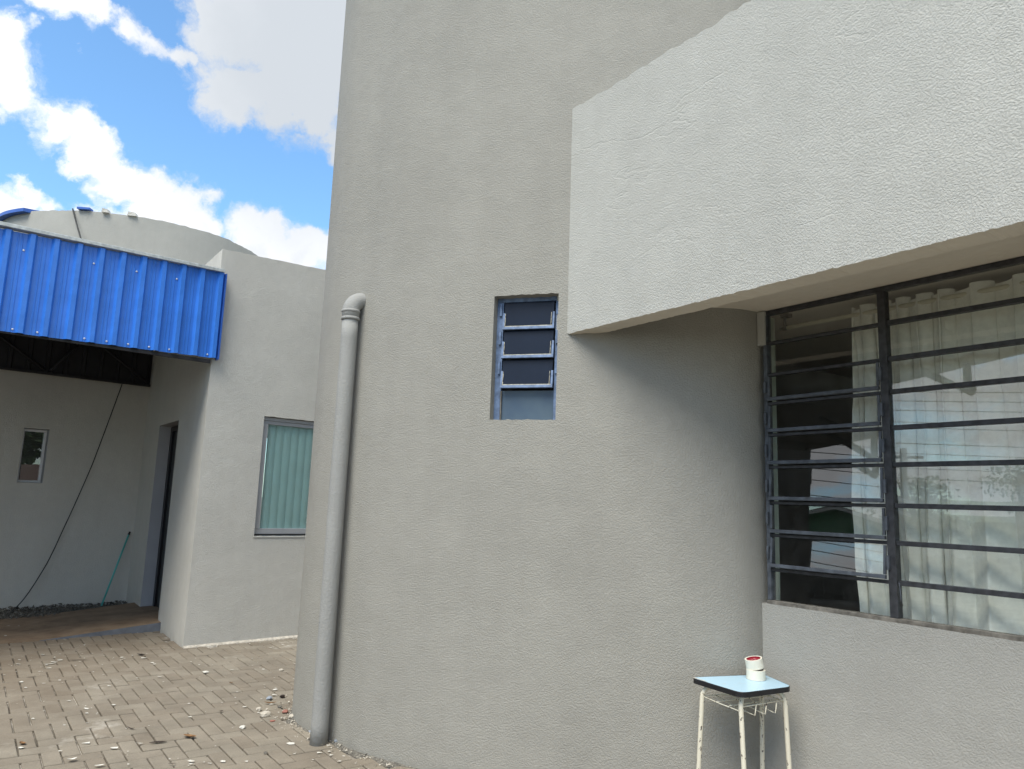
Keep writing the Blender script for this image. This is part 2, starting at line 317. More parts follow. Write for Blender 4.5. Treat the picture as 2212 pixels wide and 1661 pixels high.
def brickmat():
    m, t, b = mat('concrete paver')
    g = nd(t, 'ShaderNodeNewGeometry'); oi = nd(t, 'ShaderNodeObjectInfo')
    ad = nd(t, 'ShaderNodeMath', operation='ADD'); t.links.new(g.outputs['Random Per Island'], ad.inputs[0]); t.links.new(oi.outputs['Random'], ad.inputs[1])
    fr = nd(t, 'ShaderNodeMath', operation='FRACT'); t.links.new(ad.outputs[0], fr.inputs[0])
    mx = nd(t, 'ShaderNodeMix', data_type='RGBA'); t.links.new(fr.outputs[0], mx.inputs[0])
    mx.inputs[6].default_value = (.205, .175, .136, 1); mx.inputs[7].default_value = (.242, .214, .170, 1)
    n = nd(t, 'ShaderNodeTexNoise', i_Scale=3.5, i_Detail=7., i_Roughness=.65); t.links.new(g.outputs['Position'], n.inputs['Vector'])
    r = nd(t, 'ShaderNodeMapRange'); r.inputs[1].default_value = .3; r.inputs[2].default_value = .7; r.inputs[3].default_value = .80; r.inputs[4].default_value = 1.15; t.links.new(n.outputs[0], r.inputs[0])
    n3 = nd(t, 'ShaderNodeTexNoise', i_Scale=130., i_Detail=3.); t.links.new(g.outputs['Position'], n3.inputs['Vector'])
    r3 = nd(t, 'ShaderNodeMapRange'); r3.inputs[1].default_value = .3; r3.inputs[2].default_value = .7; r3.inputs[3].default_value = .88; r3.inputs[4].default_value = 1.1; t.links.new(n3.outputs[0], r3.inputs[0])
    mm = nd(t, 'ShaderNodeMath', operation='MULTIPLY'); t.links.new(r.outputs[0], mm.inputs[0]); t.links.new(r3.outputs[0], mm.inputs[1])
    v = nd(t, 'ShaderNodeVectorMath', operation='SCALE'); t.links.new(mx.outputs[2], v.inputs[0]); t.links.new(mm.outputs[0], v.inputs['Scale'])
    # white plaster dust left in patches
    n4 = nd(t, 'ShaderNodeTexNoise', i_Scale=1.7, i_Detail=9., i_Roughness=.72); t.links.new(g.outputs['Position'], n4.inputs['Vector'])
    r4 = nd(t, 'ShaderNodeMapRange'); r4.inputs[1].default_value = .60; r4.inputs[2].default_value = .74; r4.inputs[4].default_value = .6; t.links.new(n4.outputs[0], r4.inputs[0])
    m2 = nd(t, 'ShaderNodeMix', data_type='RGBA'); t.links.new(r4.outputs[0], m2.inputs[0]); t.links.new(v.outputs[0], m2.inputs[6]); m2.inputs[7].default_value = (.55, .52, .46, 1)
    # red earth trodden in from the porch side
    sp = nd(t, 'ShaderNodeSeparateXYZ'); t.links.new(g.outputs['Position'], sp.inputs[0])
    nn = nd(t, 'ShaderNodeMath', operation='MULTIPLY_ADD'); t.links.new(n.outputs[0], nn.inputs[0]); nn.inputs[1].default_value = 2.2; t.links.new(sp.outputs[0], nn.inputs[2])
    re_ = nd(t, 'ShaderNodeMapRange', interpolation_type='SMOOTHSTEP'); re_.inputs[1].default_value = -1.2; re_.inputs[2].default_value = -4.2; re_.inputs[3].default_value = 0.; re_.inputs[4].default_value = .6; t.links.new(nn.outputs[0], re_.inputs[0])
    m5 = nd(t, 'ShaderNodeMix', data_type='RGBA'); t.links.new(re_.outputs[0], m5.inputs[0]); t.links.new(m2.outputs[2], m5.inputs[6]); m5.inputs[7].default_value = (.20, .150, .102, 1)
    t.links.new(m5.outputs[2], b.inputs['Base Color']); b.inputs['Roughness'].default_value = .9; b.inputs['Specular IOR Level'].default_value = .2
    bp = nd(t, 'ShaderNodeBump', i_Distance=.002, i_Strength=.8); t.links.new(n3.outputs[0], bp.inputs['Height']); t.links.new(bp.outputs[0], b.inputs['Normal'])
    return m
M['paver'] = brickmat()
def jointmat():
    m, t, b = mat('sand joints')
    g = nd(t, 'ShaderNodeNewGeometry')
    n = nd(t, 'ShaderNodeTexNoise', i_Scale=2.2, i_Detail=8., i_Roughness=.7); t.links.new(g.outputs['Position'], n.inputs['Vector'])
    cr = nd(t, 'ShaderNodeValToRGB'); t.links.new(n.outputs[0], cr.inputs[0])
    cr.color_ramp.elements[0].position = .44; cr.color_ramp.elements[0].color = (.095, .080, .062, 1)
    cr.color_ramp.elements[1].position = .64; cr.color_ramp.elements[1].color = (.50, .46, .39, 1)
    t.links.new(cr.outputs[0], b.inputs['Base Color']); b.inputs['Roughness'].default_value = .95
    return m
M['joint'] = jointmat()
def rampmat():
    m, t, b = mat('brown stained concrete')
    g = nd(t, 'ShaderNodeNewGeometry')
    n = nd(t, 'ShaderNodeTexNoise', i_Scale=4., i_Detail=9., i_Roughness=.65); t.links.new(g.outputs['Position'], n.inputs['Vector'])
    cr = nd(t, 'ShaderNodeValToRGB'); t.links.new(n.outputs[0], cr.inputs[0])
    cr.color_ramp.elements[0].position = .3; cr.color_ramp.elements[0].color = (.15, .095, .055, 1)
    cr.color_ramp.elements[1].position = .75; cr.color_ramp.elements[1].color = (.33, .235, .15, 1)
    t.links.new(cr.outputs[0], b.inputs['Base Color']); b.inputs['Roughness'].default_value = .9
    bp = nd(t, 'ShaderNodeBump', i_Distance=.01, i_Strength=.6); t.links.new(n.outputs[0], bp.inputs['Height']); t.links.new(bp.outputs[0], b.inputs['Normal'])
    return m
M['ramp'] = rampmat()
M['rampside'] = plain('grey ramp side', (.16, .17, .19), .9, var=.2, vs=12)

# ------------------------------------------------------------------ object helpers
def tag(o, label=None, cat=None, group=None, kind=None):
    if label: o['label'] = label
    if cat: o['category'] = cat
    if group: o['group'] = group
    if kind: o['kind'] = kind
    return o
def empty(name, loc=(0, 0, 0), **k):
    o = bpy.data.objects.new(name, None); COL.objects.link(o); o.location = loc
    o.empty_display_size = .2
    return tag(o, **k)
def link(name, me, parent=None, mats=None, **k):
    o = bpy.data.objects.new(name, me); COL.objects.link(o)
    if mats:
        for m in (mats if isinstance(mats, (list, tuple)) else [mats]):
            me.materials.append(M[m] if isinstance(m, str) else m)
    if parent:
        o.parent = parent
        o.matrix_parent_inverse = Matrix.Translation(parent.location).inverted() if parent.parent is None else Matrix.Identity(4)
    return tag(o, **k)
class MB:
    def __init__(s): s.bm = bmesh.new()
    def face(s, pts, mi=0):
        try: f = s.bm.faces.new([s.bm.verts.new(Vector(p)) for p in pts]); f.material_index = mi; return f
        except ValueError: return None
    def hexa(s, a, mi=0):                      # 8 corners, bottom 4 then top 4
        v = [s.bm.verts.new(Vector(p)) for p in a]
        for q in ((0, 3, 2, 1), (4, 5, 6, 7), (0, 1, 5, 4), (1, 2, 6, 5), (2, 3, 7, 6), (3, 0, 4, 7)):
            s.bm.faces.new([v[i] for i in q]).material_index = mi
    def box(s, o, ax, ay, az, mi=0):           # origin corner and three edge vectors
        o, ax, ay, az = map(Vector, (o, ax, ay, az))
        s.hexa([o, o + ax, o + ax + ay, o + ay, o + az, o + ax + az, o + ax + ay + az, o + ay + az], mi)
    def prism(s, poly, z0, z1, mi=0):
        b = [s.bm.verts.new((p[0], p[1], z0)) for p in poly]; t = [s.bm.verts.new((p[0], p[1], z1)) for p in poly]
        n = len(poly)
        s.bm.faces.new(b[::-1]).material_index = mi; s.bm.faces.new(t).material_index = mi
        for i in range(n): s.bm.faces.new((b[i], b[(i + 1) % n], t[(i + 1) % n], t[i])).material_index = mi
    def tube(s, pts, r, seg=10, cap=True, mi=0):
        pts = [Vector(p) for p in pts]; rings = []
        up = Vector((0, 0, 1)); prev = None
        for i, p in enumerate(pts):
            d = (pts[min(i + 1, len(pts) - 1)] - pts[max(i - 1, 0)]).normalized()
            if prev is None:
                a = d.cross(up); a = d.cross(Vector((1, 0, 0))) if a.length < .05 else a
            else: a = prev - d * prev.dot(d)
            a.normalize(); prev = a; b = d.cross(a)
            rr = r[i] if isinstance(r, (list, tuple)) else r
            rings.append([s.bm.verts.new(p + (a * math.cos(6.28318 * k / seg) + b * math.sin(6.28318 * k / seg)) * rr) for k in range(seg)])
        for i in range(len(rings) - 1):
            for k in range(seg):
                f = s.bm.faces.new((rings[i][k], rings[i][(k + 1) % seg], rings[i + 1][(k + 1) % seg], rings[i + 1][k])); f.smooth = True; f.material_index = mi
        if cap:
            s.bm.faces.new(rings[0][::-1]).material_index = mi; s.bm.faces.new(rings[-1]).material_index = mi
    def build(s, name, m, parent=None, bevel=0., **k):
        bmesh.ops.recalc_face_normals(s.bm, faces=s.bm.faces)
        me = bpy.data.meshes.new(name); s.bm.to_mesh(me); s.bm.free()
        o = link(name, me, parent, m, **k)
        if bevel:
            bv = o.modifiers.new('bevel', 'BEVEL'); bv.width = bevel; bv.segments = 2; bv.limit_method = 'ANGLE'; bv.angle_limit = R(40)
        return o
def box(name, o, ax, ay, az, m, parent=None, bevel=0., **k):
    b = MB(); b.box(o, ax, ay, az); return b.build(name, m, parent, bevel, **k)

def poly_dense(pts, step):
    out = []
    for a, b in zip(pts, pts[1:]):
        a, b = Vector(a), Vector(b); n = max(1, round((b - a).length / step))
        out += [a.lerp(b, i / n) for i in range(n)]
    return out + [Vector(pts[-1])]
def catmull(pts, n=14):
    P = [Vector(p) for p in pts]; P = [2 * P[0] - P[1]] + P + [2 * P[-1] - P[-2]]; out = []
    for i in range(1, len(P) - 2):
        for k in range(n):
            t = k / n
            out.append(.5 * ((2 * P[i]) + (-P[i - 1] + P[i + 1]) * t + (2 * P[i - 1] - 5 * P[i] + 4 * P[i + 1] - P[i + 2]) * t * t + (-P[i - 1] + 3 * P[i] - 3 * P[i + 1] + P[i + 2]) * t ** 3))
    return out + [P[-2]]
def wall(name, pts, thick, zs, opens, m, parent, topf=None, botf=None, rough=0., reveal=0, flip=1, mitre=0., **k):
    """pts: 2D plan points of the outer face; inner face lies thick to the right of travel (flip=1).
    opens: (i0, i1, k0, k1) cell ranges in plan index and z level left open."""
    P = [Vector((p[0], p[1])) for p in pts]; n = len(P); inn = []
    for i in range(n):
        d = (P[min(i + 1, n - 1)] - P[max(i - 1, 0)]).normalized()
        th = thick if not mitre else min(thick, .0005 + (P[i] - P[0]).length * mitre)
        inn.append(P[i] + Vector((d.y, -d.x)) * th * flip)
    nz = len(zs)
    def zz(i, j):
        z = zs[j]
        if j == nz - 1 and topf: z += topf(i, P[i])
        elif j == 0 and botf: z += botf(i, P[i])
        elif rough and 0 < j < nz - 1: z += noise.noise(Vector((P[i].x * 40, P[i].y * 40, z))) * rough
        return z
    solid = lambda i, j: 0 <= i < n - 1 and 0 <= j < nz - 1 and not any(a <= i < b and c <= j < d for a, b, c, d in opens)
    bm = bmesh.new()
    vo = [[bm.verts.new((P[i].x, P[i].y, zz(i, j))) for j in range(nz)] for i in range(n)]
    vi = [[bm.verts.new((inn[i].x, inn[i].y, zz(i, j))) for j in range(nz)] for i in range(n)]
    for i in range(n - 1):
        for j in range(nz - 1):
            if not solid(i, j): continue
            bm.faces.new((vo[i][j], vo[i + 1][j], vo[i + 1][j + 1], vo[i][j + 1]))
            bm.faces.new((vi[i][j], vi[i][j + 1], vi[i + 1][j + 1], vi[i + 1][j]))
            for (di, dj, a, b) in ((-1, 0, (i, j), (i, j + 1)), (1, 0, (i + 1, j), (i + 1, j + 1)), (0, -1, (i, j), (i + 1, j)), (0, 1, (i, j + 1), (i + 1, j + 1))):
                if not solid(i + di, j + dj):
                    f = bm.faces.new((vo[a[0]][a[1]], vo[b[0]][b[1]], vi[b[0]][b[1]], vi[a[0]][a[1]]))
                    if reveal and 0 <= i + di < n - 1 and 0 <= j + dj < nz - 1: f.material_index = 1
                    elif reveal == 2 and dj == -1: f.material_index = 1
    bmesh.ops.recalc_face_normals(bm, faces=bm.faces)
    for v in list(bm.verts):
        if not v.link_faces: bm.verts.remove(v)
    me = bpy.data.meshes.new(name); bm.to_mesh(me); bm.free()
    return link(name, me, parent, m, **k)

# ================================================================== GROUND
g = MB(); g.face([(-300, -300, -.06), (300, -300, -.06), (300, 300, -.06), (-300, 300, -.06)])
tag(g.build('ground', 'soil'), kind='structure')

# tower plan (outer face), anticlockwise from the corner with the window wall
TW = [(1.50, 4.19), (1.366, 4.08), (1.20, 4.02), (.95, 4.04), (.62, 4.125), (.30, 4.21), (.08, 4.27), (-.25, 4.385), (-.549, 4.527), (-.798, 4.68), (-1.008, 4.872), (-1.25, 5.10),
      (-1.395, 5.33), (-1.462, 5.55), (-1.47, 5.85), (-1.38, 6.3), (-1.1, 6.8), (-.6, 7.25), (0, 7.5), (.9, 7.7), (2.2, 7.8), (4.2, 7.8)]
TC = catmull([(a, b, 0) for a, b in TW], 16)
TC = [Vector((p.x, p.y)) for p in TC]
def inside(poly, x, y):
    c = False; j = len(poly) - 1
    for i in range(len(poly)):
        xi, yi = poly[i][0], poly[i][1]; xj, yj = poly[j][0], poly[j][1]
        if (yi > y) != (yj > y) and x < (xj - xi) * (y - yi) / (yj - yi) + xi: c = not c
        j = i
    return c
tower_poly = [(p.x, p.y) for p in TC] + [(6, 4)]
annex_poly = [tuple(pa(s, t)[:2]) for s, t in ((0, 0), (0, 5), (3.3, 5), (3.3, 0))]

# block paving, herringbone
UA, UR, JT = .120, .099, .0085          # paver module along and across the bond
pav = empty('pavement', kind='structure')
bs = MB(); bs.face([(-9, -1, -.016), (4, -1, -.016), (4, 12, -.016), (-9, 12, -.016)])
bs.build('joint_sand', 'joint', pav, kind='stuff')
def brick_mesh(lx, ly):
    bm = bmesh.new(); hx, hy = lx / 2 - JT / 2, ly / 2 - JT / 2; ch = .005
    lv = [(hx, hy, -.055), (hx, hy, -.005), (hx - ch, hy - ch, 0)]
    rings = [[bm.verts.new((sx * x, sy * y, z)) for sx, sy in ((-1, -1), (1, -1), (1, 1), (-1, 1))] for x, y, z in lv]
    for a, b in zip(rings, rings[1:]):
        for k in range(4): bm.faces.new((a[k], a[(k + 1) % 4], b[(k + 1) % 4], b[k]))
    bm.faces.new(rings[-1]); bm.faces.new(rings[0][::-1])
    me = bpy.data.meshes.new('brick'); bm.to_mesh(me); bm.free(); me.materials.append(M['paver']); return me
BMS = [brick_mesh(2 * UA, UR), brick_mesh(2 * UR, UA)]
PO = Vector((-1.785, 5.413, 0)); EX = -U1; EY = Vector((EX.y, -EX.x, 0))
bricks = []
N = 84
Mi = M3.transposed()
for i in range(-N, N):
    for j in range(-N, N):
        k = (i - j) % 4
        if k == 0: c = (i + 1, j + .5); a = 0
        elif k == 3: c = (i + .5, j + 1); a = 1
        else: continue
        p = PO + EX * (c[0] * UA) + EY * (c[1] * UR)
        if not (-8.2 < p.x < 1.6 and 2.4 < p.y < 11): continue
        if inside(tower_poly, p.x, p.y) or inside(annex_poly, p.x, p.y): continue
        q = p - pa(0, 0); s = q.dot(-U1); t = q.dot(U2)
        if s > 1.04 and t < .05 and not (s < .8): continue      # ramp and rubble strip lie there
        cc = Mi @ (p - EYE)
        vis = False; d = 99
        if cc.z < -.2:
            x = cc.x / -cc.z * 1610 / 1106; y = cc.y / -cc.z * 1610 / 830.5
            vis = abs(x) < 1.06 and abs(y) < 1.06
            if x > .0: vis = False
        bricks.append((0 if vis else 1, cc.length, p, a))
bricks.sort(key=lambda b: (b[0], b[1]))
rest = bmesh.new()
for n, (v, d, p, a) in enumerate(bricks):
    rr = random.Random(n * 13 + 5)
    sc_z = rr.uniform(-.0025, .002) + noise.noise(p * 1.3) * .004
    mw = Matrix.Translation(p + Vector((rr.uniform(-1, 1) * .0012, rr.uniform(-1, 1) * .0012, sc_z))) @ Matrix.Rotation(math.atan2(EX.y, EX.x) + a * math.pi / 2 + rr.uniform(-1, 1) * .008, 4, 'Z') @ Matrix.Rotation(rr.uniform(-1, 1) * .012, 4, 'X') @ Matrix.Rotation(rr.uniform(-1, 1) * .008, 4, 'Y')
    if n < 300:
        o = bpy.data.objects.new('brick', BMS[a]); COL.objects.link(o); o.parent = pav; o.matrix_world = mw
    elif v == 0 or d < 9:
        tmp = BMS[a].copy(); tmp.transform(mw); rest.from_mesh(tmp); bpy.data.meshes.remove(tmp)
me = bpy.data.meshes.new('brick_field'); rest.to_mesh(me); rest.free()
link('brick_field', me, pav, 'paver', kind='stuff')

# brown ramp up to the door, flush slab before it, rubble strip along the back wall
rm = MB()
def rp(s, t, z): return pa(s, t, z)
rm.hexa([rp(1.045, -1.12, -.05), rp(1.045, .0, -.05), rp(2.62, .0, -.05), rp(2.62, -1.12, -.05), rp(1.045, -1.12, .004), rp(1.045, .0, .09), rp(2.62, .0, .10), rp(2.62, -1.12, .004)])
rm.hexa([rp(1.2, .0, -.05), rp(1.2, .28, -.05), rp(2.24, .28, -.05), rp(2.24, 0, -.05), rp(1.2, .0, .092), rp(1.2, .28, .11), rp(2.24, .28, .11), rp(2.24, 0, .099)])
rm.box(rp(1.045, -4.5, -.05), -U1 * 1.575, U2 * 3.38, (0, 0, .054))
ramp = rm.build('ramp', 'ramp', kind='structure')
sd = MB(); sd.face([rp(1.043, -1.12, -.01), rp(1.043, 0, -.01), rp(1.043, 0, .088), rp(1.043, -1.12, .003)])
sd.build('ramp_side', 'rampside', ramp)
rb = MB(); rg = random.Random(3)
rb.box(rp(2.62, -4.5, -.05), -U1 * .66, U2 * 4.5, (0, 0, .06))
for i in range(3200):
    s = rg.uniform(2.50, 3.27); t = rg.uniform(-3.6, 0); r = rg.uniform(.006, .026) * (1.3 if s > 2.9 else 1)
    c = rp(s, t, .01 + rg.uniform(0, .02) + .05 * max(0, (s - 2.8)))
    v = [Vector((rg.uniform(-1, 1), rg.uniform(-1, 1), rg.uniform(-.5, .7))).normalized() * r for _ in range(4)]
    for q in ((0, 1, 2), (0, 1, 3), (1, 2, 3), (0, 2, 3)): rb.face([c + v[x] for x in q])
tag(rb.build('rubble', 'gravel'), kind='stuff')
mo = MB()
for i in range(60):
    t0, t1 = i * .05, (i + 1) * .05 + .002; w = .022 + noise.noise(Vector((i * .7, 3, 1))) * .014
    mo.hexa([pa(0, t0, -.02) , pa(0, t1, -.02), pa(0, t1, -.02) + N2 * (w + .008), pa(0, t0, -.02) + N2 * (w + .008), pa(0, t0, .02), pa(0, t1, .02), pa(0, t1, .004) + N2 * w, pa(0, t0, .004) + N2 * w])
tag(mo.build('mortar_strip', 'mortar'), kind='structure')
# cement and crumbs filling the gap round the tower foot
cf = MB(); lastp = None
for i, p in enumerate(TC[16:16 * 14]):
    if i % 3: continue
    q = TC[16 + i + 3]; d = (q - p).normalized(); nrm = Vector((-d.y, d.x)) if False else Vector((-(q - p).normalized().y, (q - p).normalized().x))
    if nrm.dot(Vector((0.5, 6)) - p) > 0: nrm = -nrm
    w = .035 + noise.noise(Vector((p.x * 9, p.y * 9, 0))) * .03
    pp = (p + nrm * w)
    cur = (Vector((p.x, p.y, .008 + noise.noise(Vector((p.x * 14, p.y * 14, 5))) * .012)), Vector((pp.x, pp.y, -.012)))
    if lastp: cf.face([lastp[0], cur[0], cur[1], lastp[1]])
    lastp = cur
tag(cf.build('cement_fillet', 'gravel'), kind='structure')

# ================================================================== MAIN BUILDING (tower, window wall, overhang)
main = empty('round_house', (0, 5.5, 0), label='grey textured building with a round tower and a projecting pale parapet', cat='building')
def nearest(pt):
    return min(range(len(TC)), key=lambda i: (TC[i] - Vector(pt)).length)
i1, i0 = nearest((-.124, 4.333)), nearest((.255, 4.222))
i0, i1 = min(i0, i1), max(i0, i1)
toproll = lambda i, p: noise.noise(Vector((p.x * 6, p.y * 6, 0))) * .008
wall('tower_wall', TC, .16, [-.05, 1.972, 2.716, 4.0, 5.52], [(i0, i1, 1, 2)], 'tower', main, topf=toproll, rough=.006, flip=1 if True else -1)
rf = MB(); rf.prism([(1.3 + (p.x - 1.3) * .965, 6 + (p.y - 6) * .965) for p in TC[16::4]] + [(4.1, 4.6)], 5.2, 5.3); rf.build('tower_roof', 'tower', main)
# tower closing side towards the window house
wall('tower_back_wall', [(4.2, 7.7), (4.2, 4.4), (1.75, 4.4), (1.52, 4.22)], .16, [2.9, 5.5], [], 'tower', main, flip=-1)
# low wall under the window
LWL = 7.2
lw = poly_dense([pw(0.001, 0), pw(LWL, 0)], .03)
wall('low_wall', [(p.x, p.y) for p in lw], .15, [-.05, 1.02], [], 'low', main, topf=lambda i, p: noise.noise(Vector((p.x * 30, p.y * 30, 0))) * .003, flip=-1)
box('wall_beside_window', pw(3.45, 0, 1.021), U1 * (LWL - 3.45), -N1 * .15, (0, 0, 1.58), 'pale', main)
# parapet beam over the overhang
bp_ = poly_dense([FP - U1 * .06, FP + U1 * 5.5], .02)
def rough_top(i, p): return noise.noise(Vector((p.x * 5, p.y * 5, 2))) * .020 + noise.noise(Vector((p.x * 20, p.y * 20, 7))) * .014
def rough_bot(i, p): return noise.noise(Vector((p.x * 45, p.y * 45, 4))) * .006
wall('parapet_beam', [(p.x, p.y) for p in bp_], .13, [2.47, 2.9, 3.4, 3.865], [], ['pale', 'soffit'], main, topf=rough_top, botf=rough_bot, reveal=2, flip=-1)
sb = MB()
sb.box(FP - U1 * .0 - N1 * .131 + Vector((0, 0, 2.606)), U1 * 5.9, -N1 * (.80 + 4.2), (0, 0, .2))
sb.build('overhang_slab', 'soffit', main)
# room behind the window
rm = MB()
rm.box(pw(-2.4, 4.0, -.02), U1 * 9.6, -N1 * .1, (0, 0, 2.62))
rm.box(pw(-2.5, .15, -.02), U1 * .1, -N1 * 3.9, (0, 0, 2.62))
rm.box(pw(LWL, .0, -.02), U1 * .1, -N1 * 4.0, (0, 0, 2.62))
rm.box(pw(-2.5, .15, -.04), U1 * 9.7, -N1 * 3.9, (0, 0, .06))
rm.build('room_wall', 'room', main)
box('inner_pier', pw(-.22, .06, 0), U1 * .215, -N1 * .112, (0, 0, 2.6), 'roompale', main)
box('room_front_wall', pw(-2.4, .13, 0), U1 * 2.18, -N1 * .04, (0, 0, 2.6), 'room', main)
box('pale_filler_plate', pw(.004, -.006, 2.41), U1 * .045, -N1 * .03, (0, 0, .19), 'pale', main)

# ---- long window: frame, mullions, bars, sashes and panes
ZR = [1.03, 1.197, 1.376, 1.547, 1.737, 1.911, 2.083, 2.243, 2.42, 2.596]
win = empty('long_window', pw(0, 0, 1.02)); win.parent = main; win.matrix_parent_inverse = Matrix.Translation(main.location).inverted()
win['label'] = 'long multi pane window with dark frame'
def wbox(name, s0, s1, d0, d1, z0, z1, m, bev=.002):
    o = box(name, pw(s0, d0, z0), U1 * (s1 - s0), -N1 * (d1 - d0), (0, 0, z1 - z0), m, None, bev)
    o.parent = win; o.matrix_parent_inverse = Matrix.Translation(win.location).inverted() @ Matrix.Identity(4)
    o.matrix_parent_inverse = Matrix.Translation(-pw(0, 0, 1.02))
    return o
cols = [(.03, .70), (.70, 1.72), (1.72, 2.74), (2.74, 3.45)]
wbox('frame_head', .03, 3.45, .012, .05, 2.580, 2.604, 'darkframe')
wbox('sill_rail', .03, 3.45, .0, .055, 1.018, 1.038, 'sillwood')
wbox('jamb', .030, .052, .008, .052, 1.039, 2.579, 'darkframe2')
for s in (.70, 1.72, 2.74): wbox('mullion', s - .018, s + .02, .004, .050, 1.039, 2.579, 'darkframe')
rnd = random.Random(11)
tilts = {1: 5.2, 2: 1.2, 3: 3.0, 4: 2.2, 5: 1.6, 6: 1.0}
for ci, (a, b) in enumerate(cols):
    a2, b2 = (a + .023 if ci == 0 else a + .021), b - .019
    for r in range(9):
        z0, z1 = ZR[r], ZR[r + 1]
        tilt = tilts.get(r, 0) if ci == 0 else 0
        if r < 8:
            if ci == 0 and r >= 0:
                wbox('transom', a2, b2, .014, .044, z1 - .010, z1 + .006, 'darkframe')
            else:
                wbox('transom', a2, b2, .012, .045, z1 - .012, z1 + .010, 'darkframe')
        dz = .008
        if ci == 0 and 1 <= r <= 6:
            # a tilting sash: bottom edge swung outwards
            zt = z1 - .012; zb = z0 + .012; hgt = zt - zb
            ang = R(tilt)
            dn = Vector((0, 0, -1)) * math.cos(ang) + N1 * math.sin(ang); on = N1 * math.cos(ang) + Vector((0, 0, 1)) * math.sin(ang)
            top = pw(a2 + .004, .012, zt)
            wid = b2 - a2 - .008
            f = MB()
            f.box(top + dn * (hgt - .018) - on * .004, U1 * wid, dn * .018, on * .020)
            f.box(top + dn * .002 - on * .002, U1 * .012, dn * (hgt - .022), on * .012)
            f.box(top + U1 * (wid - .012) + dn * .002 - on * .002, U1 * .012, dn * (hgt - .022), on * .012)
            o = f.build('sash', 'darkframe2', None, .0015); o.parent = win; o.matrix_parent_inverse = Matrix.Translation(-pw(0, 0, 1.02))
            g = MB(); g.box(top + U1 * .012 + dn * .003 + on * .001, U1 * (wid - .024), dn * (hgt - .020), on * .004)
            o = g.build('pane', 'glass', None); o.parent = win; o.matrix_parent_inverse = Matrix.Translation(-pw(0, 0, 1.02))
            for ss in (a + .010, b - .017):
                h = wbox('hinge', ss, ss + .012, -.012, .004, z0 + .055, z0 + .12, 'darkframe2')
        else:
            e1, e2, e3 = (rnd.uniform(-.0007, .0007) for _ in range(3))
            g = MB(); ds = [.024 + e1, .024 + e1 + e3 * 2, .028 + e1 + e3 * 2, .028 + e1]; dt_ = [.024 + e2, .024 + e2 + e3 * 2, .028 + e2 + e3 * 2, .028 + e2]; ss_ = [a2, b2, b2, a2]
            g.hexa([pw(ss_[q], ds[q], z0 + .009) for q in range(4)] + [pw(ss_[q], dt_[q], z1 - .013) for q in range(4)])
            o = g.build('pane', 'glass', None); o.parent = win; o.matrix_parent_inverse = Matrix.Translation(-pw(0, 0, 1.02))
            # slight warp so that reflections break from pane to pane
for k in range(1):
    h = MB(); h.tube([pw(.745, -.004, 1.10), pw(.748, -.02, 1.13), pw(.748, -.024, 1.18), pw(.742, -.02, 1.20)], .003, 6)
    o = h.build('latch', 'darkframe2', None); o.parent = win; o.matrix_parent_inverse = Matrix.Translation(-pw(0, 0, 1.02))

# ---- small louvre window in the tower
LW0 = Vector((.08, 4.27, 0)); az = R(106.5); LU = Vector((math.sin(az), math.cos(az), 0)); LN = Vector((LU.y, -LU.x, 0))
if LN.y > 0: LN = -LN
def pl(s, d, z): return LW0 + LU * s - LN * d + Vector((0, 0, z))
lwin = empty('louvre_window', pl(0, .07, 1.97)); lwin.parent = main; lwin.matrix_parent_inverse = Matrix.Translation(main.location).inverted()
lwin['label'] = 'small blue steel louvre window'
def lbuild(mb, name, m, bev=0.):
    o = mb.build(name, m, None, bev); o.parent = lwin; o.matrix_parent_inverse = Matrix.Translation(-pl(0, .07, 1.97)); return o
def lbox(name, s0, s1, d0, d1, z0, z1, m, bev=.0015):
    b = MB(); b.box(pl(s0, d0, z0), LU * (s1 - s0), -LN * (d1 - d0), (0, 0, z1 - z0)); return lbuild(b, name, m, bev)
lbox('frame_head', -.215, .19, .07, .11, 2.692, 2.73, 'bluesteel')
lbox('jamb', -.215, -.172, .07, .12, 1.96, 2.691, 'bluesteel'); lbox('jamb', .150, .19, .07, .12, 1.96, 2.691, 'bluesteel')
lbox('backing', -.215, .19, .13, .14, 1.96, 2.73, 'black', 0)
rows = [(2.52, 2.69), (2.345, 2.515), (2.165, 2.335)]
for k, (z0, z1) in enumerate(rows):
    ang = R(6.0 + k); dn = Vector((0, 0, -1)) * math.cos(ang) + LN * math.sin(ang); on = LN * math.cos(ang) + Vector((0, 0, 1)) * math.sin(ang)
    hgt = (z1 - z0) * 1.02; top = pl(-.170, .072, z1)
    f = MB(); f.box(top + dn * (hgt - .016) - on * .004, LU * .318, dn * .016, on * .016)
    for so_ in (0, .306): f.box(top + LU * so_ + dn * (.4 * hgt) - on * .004, LU * .012, dn * (.6 * hgt - .017), on * .014)
    lbuild(f, 'sash', 'bluesteel', .001)
    f = MB(); f.box(top + LU * .012 + dn * (hgt - .022) + on * .0, LU * .294, dn * .005, on * .008)
    for so_ in (.0125, .2965):
        for q in range(7):
            w = .003 + .003 * noise.noise(Vector((q * 1.7, so_ * 20, k)))
            f.box(top + LU * (so_) + dn * (hgt * (.42 + q * .075)), LU * w, dn * hgt * .072, on * .009)
    lbuild(f, 'putty', 'putty')
    f = MB(); f.box(top + LU * .006 + on * .0, LU * .306, dn * (hgt - .018), on * .004); lbuild(f, 'pane', 'pane_dark')
    for so_ in (-.192, .158):
        lbox('hinge', so_ - .002, so_ + .012, .058, .069, z0 + .085, z0 + .165, 'bluesteel')
f = MB(); f.box(pl(-.172, .085, 1.975), LU * .322, -LN * .004, (0, 0, .178)); lbuild(f, 'pane', 'pane_light')
lbox('bead', -.178, -.168, .070, .084, 1.975, 2.150, 'sillwood', 0)

